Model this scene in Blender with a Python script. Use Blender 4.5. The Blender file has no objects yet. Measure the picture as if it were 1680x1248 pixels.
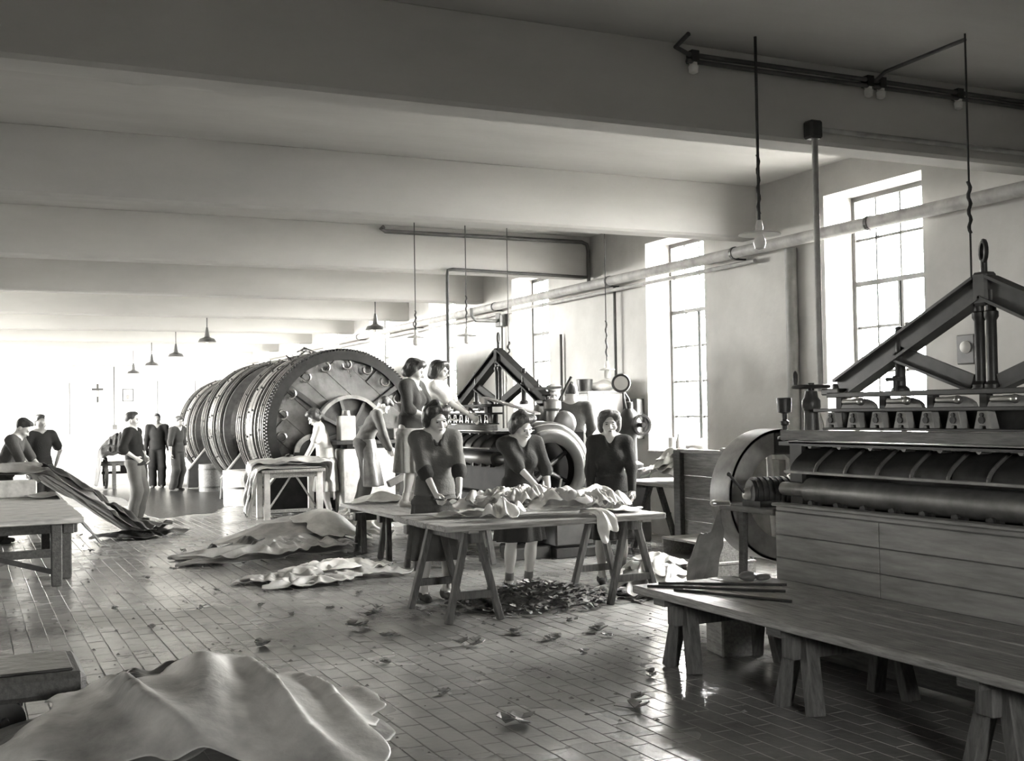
import bpy, bmesh, math, random
import numpy as np
from mathutils import Vector, Matrix
sc = bpy.context.scene
COL = sc.collection
PI = math.pi
# ---------------------------------------------------------------- camera, sky, exposure
EYE = 1.62
cam_data = bpy.data.cameras.new('camera')
cam = bpy.data.objects.new('camera', cam_data)
COL.objects.link(cam)
cam_data.sensor_fit = 'HORIZONTAL'; cam_data.sensor_width = 36.0
cam_data.lens = 36.0 * 1883.07 / 1680.0
cam_data.clip_end = 200
YAW, PIT, ROLL = .44566, .026138, -.016231
fw = Vector((math.sin(YAW)*math.cos(PIT), math.cos(YAW)*math.cos(PIT), math.sin(PIT)))
rt = fw.cross(Vector((0, 0, 1))).normalized(); up = rt.cross(fw)
rt2 = rt*math.cos(ROLL)+up*math.sin(ROLL); up2 = up*math.cos(ROLL)-rt*math.sin(ROLL)
M = Matrix((rt2, up2, -fw)).transposed().to_4x4(); M.translation = Vector((0, 0, EYE))
cam.matrix_world = M
sc.camera = cam
world = bpy.data.worlds.new('overcast_sky'); sc.world = world; world.use_nodes = True
bg = world.node_tree.nodes['Background']
bg.inputs[0].default_value = (1, .99, .97, 1); bg.inputs[1].default_value = 135.0
sc.view_settings.view_transform = 'Standard'; sc.view_settings.look = 'None'
sc.view_settings.gamma = 1.0; sc.view_settings.use_curve_mapping = False
sc.view_settings.exposure = 0.4
cy = sc.cycles
cy.use_denoising = True; cy.max_bounces = 10; cy.diffuse_bounces = 6; cy.glossy_bounces = 3
cy.transparent_max_bounces = 12; cy.sample_clamp_indirect = 12.0; cy.caustics_reflective = False; cy.caustics_refractive = False

# ---------------------------------------------------------------- materials (all warm greys: a black-and-white world)
MATS = {}
def mat(name, v, rough=.7, metal=0., var=.25, scale=6., bump=.0, bscale=40., stretch=(1, 1, 1), spec=.5, rvar=0., detail=5., world=False):
    if name in MATS: return MATS[name]
    m = bpy.data.materials.new(name); m.use_nodes = True
    nt = m.node_tree; N = nt.nodes; L = nt.links
    b = N['Principled BSDF']
    tc = N.new('ShaderNodeTexCoord'); mp = N.new('ShaderNodeMapping')
    mp.inputs['Scale'].default_value = stretch
    co = N.new('ShaderNodeNewGeometry').outputs['Position'] if world else tc.outputs['Object']
    L.new(co, mp.inputs['Vector'])
    n1 = N.new('ShaderNodeTexNoise'); n1.inputs['Scale'].default_value = scale; n1.inputs['Detail'].default_value = detail
    n1.inputs['Roughness'].default_value = .6
    L.new(mp.outputs[0], n1.inputs['Vector'])
    r = N.new('ShaderNodeMapRange'); r.inputs[1].default_value = .3; r.inputs[2].default_value = .7
    r.inputs[3].default_value = v*(1-var); r.inputs[4].default_value = v*(1+var)
    L.new(n1.outputs['Fac'], r.inputs[0])
    cc = N.new('ShaderNodeCombineColor')
    for i, k in enumerate((1., .985, .95)):
        mu = N.new('ShaderNodeMath'); mu.operation = 'MULTIPLY'; mu.inputs[1].default_value = k
        L.new(r.outputs[0], mu.inputs[0]); L.new(mu.outputs[0], cc.inputs[i])
    L.new(cc.outputs[0], b.inputs['Base Color'])
    b.inputs['Roughness'].default_value = rough; b.inputs['Metallic'].default_value = metal
    b.inputs['Specular IOR Level'].default_value = spec
    if rvar:
        r2 = N.new('ShaderNodeMapRange'); r2.inputs[1].default_value = .35; r2.inputs[2].default_value = .65
        r2.inputs[3].default_value = rough-rvar; r2.inputs[4].default_value = rough+rvar
        n3 = N.new('ShaderNodeTexNoise'); n3.inputs['Scale'].default_value = scale*.45; n3.inputs['Detail'].default_value = 4
        L.new(co, n3.inputs['Vector']); L.new(n3.outputs['Fac'], r2.inputs[0]); L.new(r2.outputs[0], b.inputs['Roughness'])
    if bump:
        n2 = N.new('ShaderNodeTexNoise'); n2.inputs['Scale'].default_value = bscale; n2.inputs['Detail'].default_value = 4
        L.new(mp.outputs[0], n2.inputs['Vector'])
        bp = N.new('ShaderNodeBump'); bp.inputs['Strength'].default_value = bump; bp.inputs['Distance'].default_value = .02
        L.new(n2.outputs['Fac'], bp.inputs['Height']); L.new(bp.outputs[0], b.inputs['Normal'])
    MATS[name] = m; return m
plaster = mat('old_plaster', .50, .9, var=.16, scale=1.1, bump=.25, bscale=9, detail=8)
ceil_m = mat('ceiling_plaster', .50, .92, var=.14, scale=.9, bump=.2, bscale=7, stretch=(.35, 1, 1), detail=7)
white_wall = mat('whitewash', .82, .9, var=.06, scale=.8, bump=.1, bscale=8)
mortar = mat('wet_mortar', .14, .8, var=.3, scale=3, bump=.3, bscale=30)
brick_m = mat('wet_brick', .24, .23, var=.35, scale=1.3, bump=.12, bscale=22, rvar=.10, spec=.9, detail=8, world=True)
wood_l = mat('pale_timber', .30, .7, var=.35, scale=9, bump=.3, bscale=14, stretch=(6, .6, 6))
wood_x = mat('scrubbed_timber', .30, .6, var=.4, scale=9, bump=.35, bscale=14, stretch=(.6, 6, 6))
wood_d = mat('dark_timber', .085, .6, var=.4, scale=8, bump=.3, bscale=14, stretch=(5, .7, 5))
wood_g = mat('grey_timber', .17, .6, var=.4, scale=8, bump=.3, bscale=12, stretch=(5, .6, 5))
wood_panel = mat('panel_timber', .27, .55, var=.3, scale=5, bump=.15, bscale=8, stretch=(5, .6, 5))
wood_leg = mat('trestle_timber', .10, .7, var=.45, scale=10, bump=.3, bscale=16, stretch=(4, 4, .7))
iron = mat('dark_iron', .035, .45, .3, var=.4, scale=9, bump=.1, bscale=30)
steel = mat('grey_steel', .22, .4, .6, var=.3, scale=7)
bright = mat('bright_steel', .55, .28, .9, var=.2, scale=8)
paint_m = mat('machine_paint', .065, .42, .0, var=.35, scale=5)
paint_l = mat('light_machine_paint', .30, .45, .0, var=.3, scale=6)
drum_side = mat('wet_drum_staves', .022, .22, .0, var=.5, scale=6, bump=.3, bscale=10, spec=.8)
drum_face = mat('wet_drum_boards', .085, .24, .0, var=.8, scale=2.2, bump=.25, bscale=9, spec=.8, detail=7)
hoop_m = mat('wet_hoop_iron', .22, .2, .7, var=.3, scale=8)
hide_w = mat('pale_hide', .62, .5, var=.22, scale=6, bump=.3, bscale=18)
hide_g = mat('grey_hide', .36, .45, var=.3, scale=5, bump=.35, bscale=16)
hide_d = mat('dark_wet_hide', .045, .3, var=.5, scale=6, bump=.35, bscale=14, spec=.5)
black_hide = mat('black_hide', .018, .6, var=.5, scale=6, bump=.4, bscale=14, spec=.15)
drum_iron = mat('drum_iron', .016, .6, var=.4, scale=6, spec=.25)
paint_k = mat('shaded_machine_paint', .016, .6, var=.4, scale=6, spec=.08)  # machine paint with shade put into its colour, for the middle machine
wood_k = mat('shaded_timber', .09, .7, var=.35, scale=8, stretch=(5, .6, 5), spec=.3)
hide_m = mat('brown_hide', .17, .35, var=.4, scale=6, bump=.35, bscale=14, spec=.6)
scrap_m = mat('hide_scrap', .15, .6, var=.6, scale=14)
enamel = mat('enamel_white', .75, .3, var=.05)
lampblack = mat('lamp_enamel_dark', .06, .35, var=.2)
skin = mat('skin', .52, .5, var=.06, scale=8)
skin_d = mat('tanned_skin', .26, .5, var=.08, scale=8)
hair_m = mat('dark_hair', .035, .5, var=.5, scale=30, bump=.6, bscale=60, stretch=(1, 1, .3))
eye_m = mat('eye_dark', .025, .3, var=.1)
lip_m = mat('lips', .15, .5, var=.1)
concrete = mat('stained_concrete', .55, .85, var=.35, scale=7, bump=.3, bscale=20)
cloth = {}
def fabric(v, name=None):
    k = round(v, 3)
    if k not in cloth: cloth[k] = mat('cloth_%d' % int(k*1000), k, .9, var=.14, scale=7, bump=.25, bscale=60, spec=.15)
    return cloth[k]
def make_glass():
    m = bpy.data.materials.new('window_glass'); m.use_nodes = True
    nt = m.node_tree; N = nt.nodes; L = nt.links
    out = N['Material Output']; N.remove(N['Principled BSDF'])
    t = N.new('ShaderNodeBsdfTransparent'); t.inputs[0].default_value = (.93, .93, .92, 1)
    g = N.new('ShaderNodeBsdfGlossy'); g.inputs['Roughness'].default_value = .05
    mx = N.new('ShaderNodeMixShader'); mx.inputs[0].default_value = .05
    L.new(t.outputs[0], mx.inputs[1]); L.new(g.outputs[0], mx.inputs[2]); L.new(mx.outputs[0], out.inputs[0])
    return m
glass = make_glass()
bulb_m = mat('bulb_glass', .75, .08, var=.05)

# ---------------------------------------------------------------- mesh helpers
class MB:
    """collects shapes (world coordinates) and links them as one mesh object"""
    def __init__(s): s.v = []; s.f = []
    def add(s, vs, fs):
        o = len(s.v); s.v += [tuple(p) for p in vs]; s.f += [tuple(i+o for i in f) for f in fs]; return s
    def box(s, x0, x1, y0, y1, z0, z1):
        return s.add([(x0,y0,z0),(x1,y0,z0),(x1,y1,z0),(x0,y1,z0),(x0,y0,z1),(x1,y0,z1),(x1,y1,z1),(x0,y1,z1)],
                     [(0,3,2,1),(4,5,6,7),(0,1,5,4),(1,2,6,5),(2,3,7,6),(3,0,4,7)])
    def bar(s, a, b, w, h, upv=(0, 0, 1)):
        """rectangular bar from a to b, w across, h along the up direction"""
        a = Vector(a); b = Vector(b); d = (b-a).normalized(); u = Vector(upv)
        if abs(d.dot(u)) > .98: u = Vector((0, 1, 0))
        r = d.cross(u).normalized(); u = r.cross(d)
        P = []
        for p in (a, b):
            for i, j in ((-1,-1),(1,-1),(1,1),(-1,1)): P.append(p+r*(i*w/2)+u*(j*h/2))
        return s.add(P, [(0,3,2,1),(4,5,6,7),(0,1,5,4),(1,2,6,5),(2,3,7,6),(3,0,4,7)])
    def cyl(s, a, b, r0, r1=None, n=14, cap=True):
        r1 = r0 if r1 is None else r1
        a = Vector(a); b = Vector(b); d = (b-a).normalized()
        u = Vector((0,0,1)) if abs(d.z) < .9 else Vector((1,0,0))
        x = d.cross(u).normalized(); y = d.cross(x)
        P = []
        for p, r in ((a, r0), (b, r1)):
            for i in range(n):
                t = 2*PI*i/n; P.append(p+x*(r*math.cos(t))+y*(r*math.sin(t)))
        F = [(i, (i+1) % n, n+(i+1) % n, n+i) for i in range(n)]
        if cap: F += [tuple(range(n-1, -1, -1)), tuple(range(n, 2*n))]
        return s.add(P, F)
    def tube(s, pts, r, n=8, closed=False):
        pts = [Vector(p) for p in pts]; m = len(pts); P = []
        pu = None
        for i, p in enumerate(pts):
            if closed: d = (pts[(i+1) % m]-pts[i-1]).normalized()
            else: d = (pts[min(i+1, m-1)]-pts[max(i-1, 0)]).normalized()
            if pu is None:
                u = Vector((0,0,1)) if abs(d.z) < .9 else Vector((1,0,0))
                x = d.cross(u).normalized()
            else: x = (pu-d*pu.dot(d)).normalized()
            pu = x; y = d.cross(x); rr = r[i] if isinstance(r, (list, tuple)) else r
            for k in range(n):
                t = 2*PI*k/n; P.append(p+x*(rr*math.cos(t))+y*(rr*math.sin(t)))
        F = []
        for i in range(m if closed else m-1):
            j = (i+1) % m
            for k in range(n): F.append((i*n+k, i*n+(k+1) % n, j*n+(k+1) % n, j*n+k))
        if not closed: F += [tuple(range(n-1, -1, -1)), tuple(range((m-1)*n, m*n))]
        return s.add(P, F)
    def lathe(s, c, prof, n=20, axis=(0,0,1)):
        """profile of (radius, along-axis) pairs about an axis through c"""
        c = Vector(c); d = Vector(axis).normalized()
        u = Vector((0,0,1)) if abs(d.z) < .9 else Vector((1,0,0))
        x = d.cross(u).normalized(); y = d.cross(x); P = []; F = []
        for r, h in prof:
            for i in range(n):
                t = 2*PI*i/n; P.append(c+d*h+x*(r*math.cos(t))+y*(r*math.sin(t)))
        for j in range(len(prof)-1):
            for i in range(n): F.append((j*n+i, j*n+(i+1) % n, (j+1)*n+(i+1) % n, (j+1)*n+i))
        if prof[0][0] > 1e-4: F.append(tuple(range(n-1, -1, -1)))
        if prof[-1][0] > 1e-4: F.append(tuple(range((len(prof)-1)*n, len(prof)*n)))
        return s.add(P, F)
    def prism(s, poly, ax, lo, hi):
        """2-D polygon extruded along axis 'x','y' or 'z' from lo to hi"""
        n = len(poly)
        def P(p, t): return {'x': (t, p[0], p[1]), 'y': (p[0], t, p[1]), 'z': (p[0], p[1], t)}[ax]
        V = [P(p, lo) for p in poly]+[P(p, hi) for p in poly]
        return s.add(V, [tuple(range(n-1, -1, -1)), tuple(range(n, 2*n))]+[(i, (i+1) % n, n+(i+1) % n, n+i) for i in range(n)])
    def ring(s, c, r0, r1, ax, lo, hi, n=40, a0=0., a1=2*PI):
        """annulus (or arc of it) of inner r0 and outer r1, extruded along ax"""
        full = abs(a1-a0-2*PI) < 1e-6; m = n if full else n+1
        V = []
        for t in (lo, hi):
            for r in (r0, r1):
                for i in range(m):
                    a = a0+(a1-a0)*i/n; p = (r*math.cos(a), r*math.sin(a))
                    V.append({'y': (c[0]+p[0], t, c[2]+p[1]), 'x': (t, c[1]+p[0], c[2]+p[1]), 'z': (c[0]+p[0], c[1]+p[1], t)}[ax])
        F = []
        for i in range(n):
            j = (i+1) % m
            A, B, C, D = 0, m, 2*m, 3*m
            F += [(A+i, B+i, B+j, A+j), (C+i, C+j, D+j, D+i), (B+i, D+i, D+j, B+j), (A+i, A+j, C+j, C+i)]
        if not full: F += [(0, 2*m, 3*m, m), (m-1, 2*m-1, 4*m-1, 3*m-1)]
        return s.add(V, F)
    def ell(s, c, r, n=14, m=9):
        V = []; F = []
        for j in range(m+1):
            ph = PI*j/m
            for i in range(n):
                t = 2*PI*i/n; V.append((c[0]+r[0]*math.sin(ph)*math.cos(t), c[1]+r[1]*math.sin(ph)*math.sin(t), c[2]+r[2]*math.cos(ph)))
        for j in range(m):
            for i in range(n): F.append((j*n+i, (j+1)*n+i, (j+1)*n+(i+1) % n, j*n+(i+1) % n))
        return s.add(V, F)
    def xf(s, fn): s.v = [tuple(fn(*p)) for p in s.v]; return s
    def build(s, name, m, parent=None, smooth=False, bevel=0., kind=None, origin=None):
        me = bpy.data.meshes.new(name)
        o = Vector((0,0,0))
        if parent is not None: o = abs_loc(parent)
        org = Vector(origin) if origin is not None else o
        me.from_pydata([(p[0]-org.x, p[1]-org.y, p[2]-org.z) for p in s.v], [], s.f)
        bm = bmesh.new(); bm.from_mesh(me); bmesh.ops.remove_doubles(bm, verts=bm.verts, dist=1e-6)
        bmesh.ops.recalc_face_normals(bm, faces=bm.faces); bm.to_mesh(me); bm.free()
        me.materials.append(m)
        ob = bpy.data.objects.new(name, me); COL.objects.link(ob)
        ob.location = org-o
        if parent is not None: ob.parent = parent
        if smooth:
            me.polygons.foreach_set('use_smooth', [True]*len(me.polygons))
            if smooth == 'auto':
                me.set_sharp_from_angle(angle=math.radians(38))
        if bevel:
            b = ob.modifiers.new('bevel', 'BEVEL'); b.width = bevel; b.segments = 1; b.limit_method = 'ANGLE'
        if kind: ob['kind'] = kind
        return ob
def abs_loc(o):
    l = Vector(o.location)
    while o.parent is not None: o = o.parent; l += Vector(o.location)
    return l
def tag(o, label, cat, group=None):
    o['label'] = label; o['category'] = cat
    if group: o['group'] = group
    return o
def thing(name, label, cat, loc=(0, 0, 0), group=None):
    o = bpy.data.objects.new(name, None); COL.objects.link(o); o.location = loc; o.empty_display_size = .1
    return tag(o, label, cat, group)
def copy_tree(o, parent=None):
    c = o.copy(); COL.objects.link(c)
    c.parent = parent
    for ch in list(o.children): copy_tree(ch, c)
    return c
def proj(x, y, z):
    v = Vector((x, y, z-EYE)); d = v.dot(fw)
    return 840+1883.07*v.dot(rt2)/d, 624-1883.07*v.dot(up2)/d, d
def sines(seed, n=6, f=8., ax=(1, 1, 1)):
    """cheap smooth noise: a sum of sines, returns f(P) for an (n,3) array"""
    r = np.random.RandomState(seed); K = r.normal(size=(n, 3)); K /= np.linalg.norm(K, axis=1)[:, None]
    K = K*f*r.uniform(.5, 1.6, (n, 1))*np.array(ax); ph = r.uniform(0, 6.28, n); W = r.uniform(.5, 1, n); W /= W.sum()
    return lambda P: (np.sin(P@K.T+ph)*W).sum(1)
# ================================================================ THE ROOM
X_LEFT, Y_BACK, Y_FAR, Z_CEIL, Z_BEAM = -6.0, -4.0, 37.9, 4.09, 3.5
def XW(y): return 8.0+.02*(y-8.5)
def shear(x, y, z): return (x+.02*(y-8.5), y, z)
WIN = [(7.88, 9.25), (11.45, 12.8), (15.7, 17.05), (19.6, 21.0), (23.5, 24.9), (27.45, 28.85), (31.4, 32.8), (35.3, 36.7)]
SILL, HEAD, TH = 1.05, 3.78, .45
floor = MB().add([(X_LEFT-.5, Y_BACK-.5, -.003), (9.2, Y_BACK-.5, -.003), (9.2, Y_FAR+.5, -.003), (X_LEFT-.5, Y_FAR+.5, -.003)], [(0, 1, 2, 3)]).build('floor', mortar, kind='structure')
# paving bricks: nearest 300 in view as objects, the others of the readable range joined
BW, BD = .122, .245
rnd = random.Random(4)
def brick_mb(x, y, dz, tx, ty):
    g = .0025; a = .0025
    w, d = BW/2-g, BD/2-g
    def P(px, py, z): return (x+px, y+py, z+dz+px*tx+py*ty)
    V = [P(-w,-d,-.003), P(w,-d,-.003), P(w,d,-.003), P(-w,d,-.003), P(-w+a,-d+a,0), P(w-a,-d+a,0), P(w-a,d-a,0), P(-w+a,d-a,0)]
    return V, [(4,5,6,7), (0,1,5,4), (1,2,6,5), (2,3,7,6), (3,0,4,7)]
cells = []
for i in range(-6, 71):
    for j in range(12, 90):
        x = i*BW; y = j*BD+(BD/2 if i % 2 else 0)
        px, py, d = proj(x, y, 0)
        if d > 1 and -40 < px < 1720 and py < 1290: cells.append((d, x, y))
cells.sort()
near = cells[:300]; rest = cells[300:]
V, F = brick_mb(0, 0, 0, 0, 0)
bme = bpy.data.meshes.new('brick'); bme.from_pydata(V, [], F); bme.materials.append(brick_m)
for d, x, y in near:
    o = bpy.data.objects.new('brick', bme); COL.objects.link(o); o.parent = floor
    o.location = (x, y, rnd.uniform(-.001, .0012)); o.rotation_euler = (rnd.uniform(-.006, .006), rnd.uniform(-.01, .01), rnd.uniform(-.01, .01))
mb = MB()
for d, x, y in rest:
    V, F = brick_mb(x+rnd.uniform(-.002, .002), y+rnd.uniform(-.002, .002), rnd.uniform(-.001, .0012), rnd.uniform(-.01, .01), rnd.uniform(-.006, .006)); mb.add(V, F)
mb.build('paving_brick', brick_m, floor, kind='stuff')
# ceiling and its cross beams
ceiling = MB().box(X_LEFT-.5, 9.2, Y_BACK-.5, Y_FAR+.5, Z_CEIL, Z_CEIL+.25).build('ceiling', ceil_m, kind='structure')
for k in range(-2, 8):
    y = 6.46+3.93*k
    w = .28
    b = MB().box(X_LEFT, XW(y)+.02, y, y+w, Z_BEAM, Z_CEIL+.02)
    b.build('beam', ceil_m, ceiling, bevel=.025)
# walls
def wall_y(name, wins, x0, x1, m, sh):
    mb = MB(); ys = [Y_BACK-.5]+[t for w in wins for t in w]+[Y_FAR+.5]
    for i in range(0, len(ys), 2): mb.box(x0, x1, ys[i], ys[i+1], -.05, Z_CEIL+.1)
    for a, b in wins: mb.box(x0, x1, a, b, -.05, SILL); mb.box(x0, x1, a, b, HEAD, Z_CEIL+.1)
    if sh: mb.xf(shear)
    return mb.build(name, m, kind='structure')
wall_right = wall_y('wall_right', WIN, 8.0, 8.0+TH, plaster, True)
LWIN = [(18.7+3.93*k, 22.0+3.93*k) for k in range(5)]
wall_left = wall_y('wall_left', LWIN, X_LEFT-TH, X_LEFT, white_wall, False)
MB().box(X_LEFT, -1.3, Y_BACK-.4, 18.3, -.05, Z_CEIL+.1).build('blocking_wall_left', mat('light_absorbing_plaster', .22, .9, var=.25, scale=1), kind='structure')  # unseen wall added to block left daylight; dark colour cuts its bounce
MB().box(X_LEFT-.5, 9.2, Y_FAR, Y_FAR+.4, -.05, Z_CEIL+.1).build('wall_far', white_wall, kind='structure')
m = MB(); NW = (.3, 1.4, 1.5, 2.6)
m.box(X_LEFT-.5, NW[0], Y_BACK-.4, Y_BACK, -.05, Z_CEIL+.1).box(NW[1], 9.2, Y_BACK-.4, Y_BACK, -.05, Z_CEIL+.1).box(NW[0], NW[1], Y_BACK-.4, Y_BACK, -.05, NW[2]).box(NW[0], NW[1], Y_BACK-.4, Y_BACK, NW[3], Z_CEIL+.1).build('wall_near', plaster, kind='structure')
g_ = mat('outside_ground', .18, .9, var=.2)
for a in ((8.9, 70, -40, 80), (-70, -6.6, -40, 80), (-6.6, 8.9, -40, -4.6), (-6.6, 8.9, 38.5, 80)):
    MB().box(a[0], a[1], a[2], a[3], -.5, -.25).build('ground', g_, kind='structure')
# plaster fallen from the right wall
rr = random.Random(8); poly = []
for i in range(22):
    a = 2*PI*i/22; r = 1+rr.uniform(-.16, .16)
    poly.append((9.62+.55*r*math.cos(a)*(1.15 if math.sin(a) < 0 else .6), 1.25+.42*r*math.sin(a)))
MB().prism(poly, 'x', 7.985, 8.01).xf(shear).build('plaster_patch', mat('bare_render', .33, .95, var=.3, scale=5, bump=.4, bscale=18), wall_right)
# windows: iron casements set to the outside of the thick wall
frame_m = mat('window_iron', .12, .5, .2, var=.2)
def window(n, a, b, x, cols, rows, sh, detail=True):
    f = MB(); t = .05
    f.box(x-.03, x+.03, a, a+t, SILL, HEAD); f.box(x-.03, x+.03, b-t, b, SILL, HEAD)
    f.box(x-.03, x+.03, a, b, SILL, SILL+t); f.box(x-.03, x+.03, a, b, HEAD-t, HEAD)
    if detail:
        for i in range(1, cols): yy = a+(b-a)*i/cols; f.box(x-.014, x+.014, yy-.012, yy+.012, SILL, HEAD)
        for j in range(1, rows): zz = SILL+(HEAD-SILL)*j/rows; f.box(x-.014, x+.014, a, b, zz-.014, zz+.014)
        yc = a+(b-a)*.5; zt = SILL+(HEAD-SILL)*4/rows   # opening sash: heavier stiles
        f.box(x-.03, x+.02, yc-.04, yc-.01, SILL, zt); f.box(x-.03, x+.02, yc+.01, yc+.04, SILL, zt)
        f.box(x-.03, x+.02, a, b, zt-.025, zt+.025)
    if sh: f.xf(shear)
    ob = f.build('window_%d' % n, frame_m, kind='structure')
    if detail:
        for i in range(cols):
            for j in range(rows):
                g = MB().box(x-.004, x+.004, a+(b-a)*i/cols+.012, a+(b-a)*(i+1)/cols-.012, SILL+(HEAD-SILL)*j/rows+.014, SILL+(HEAD-SILL)*(j+1)/rows-.014)
                if sh: g.xf(shear)
                g.build('pane', glass, ob)
    else:
        g = MB().box(x-.004, x+.004, a+.05, b-.05, SILL+.05, HEAD-.05)
        if sh: g.xf(shear)
        g.build('pane', glass, ob)
    s = MB().box(8.0-.03, 8.4, a+.002, b-.002, SILL-.004, SILL+.03) if sh else None
    if s: s.xf(shear).build('sill', concrete, ob, bevel=.01)
    return ob
for i, (a, b) in enumerate(WIN): window(i+1, a, b, 8.0+.40, 4, 6, True, i < 5)
for i, (a, b) in enumerate(LWIN): window(i+9, a, b, X_LEFT-.40, 4, 6, False, False)
fw_ = MB()
for a in ((NW[0], NW[0]+.05, NW[2], NW[3]), (NW[1]-.05, NW[1], NW[2], NW[3]), (.83, .87, NW[2], NW[3]), (NW[0], NW[1], NW[2], NW[2]+.05), (NW[0], NW[1], NW[3]-.05, NW[3])): fw_.box(a[0], a[1], Y_BACK-.3, Y_BACK-.25, a[2], a[3])
nwin = fw_.build('window_17', frame_m, kind='structure')
MB().box(NW[0]+.05, NW[1]-.05, Y_BACK-.28, Y_BACK-.272, NW[2]+.05, NW[3]-.05).build('pane', glass, nwin)
def portal(x, y, z, sy, sz, sgn):
    l = bpy.data.lights.new('window_daylight', 'AREA'); l.shape = 'RECTANGLE'; l.size = sz; l.size_y = sy
    l.cycles.is_portal = True; l.energy = 1
    o = bpy.data.objects.new('window_daylight', l); COL.objects.link(o); o.location = (x, y, z)
    o.rotation_euler = (0, sgn*PI/2, 0)
for a, b in WIN: portal(XW((a+b)/2)+.44, (a+b)/2, (SILL+HEAD)/2, b-a+.1, HEAD-SILL+.1, 1)
for a, b in LWIN: portal(X_LEFT-.44, (a+b)/2, (SILL+HEAD)/2, b-a+.1, HEAD-SILL+.1, -1)
l = bpy.data.lights.new('window_daylight', 'AREA'); l.shape = 'RECTANGLE'; l.size = 1.2; l.size_y = 1.2; l.cycles.is_portal = True
o = bpy.data.objects.new('window_daylight', l); COL.objects.link(o); o.location = (.85, Y_BACK-.38, 2.05); o.rotation_euler = (PI/2, 0, 0)
# far wall: dado ledge and rails
d = MB().box(-1, 4.95, Y_FAR-.05, Y_FAR, .96, 1.03); d.build('trim_1', mat('stained_ledge', .35, .9, var=.5, scale=4), kind='structure', bevel=.01)
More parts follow.
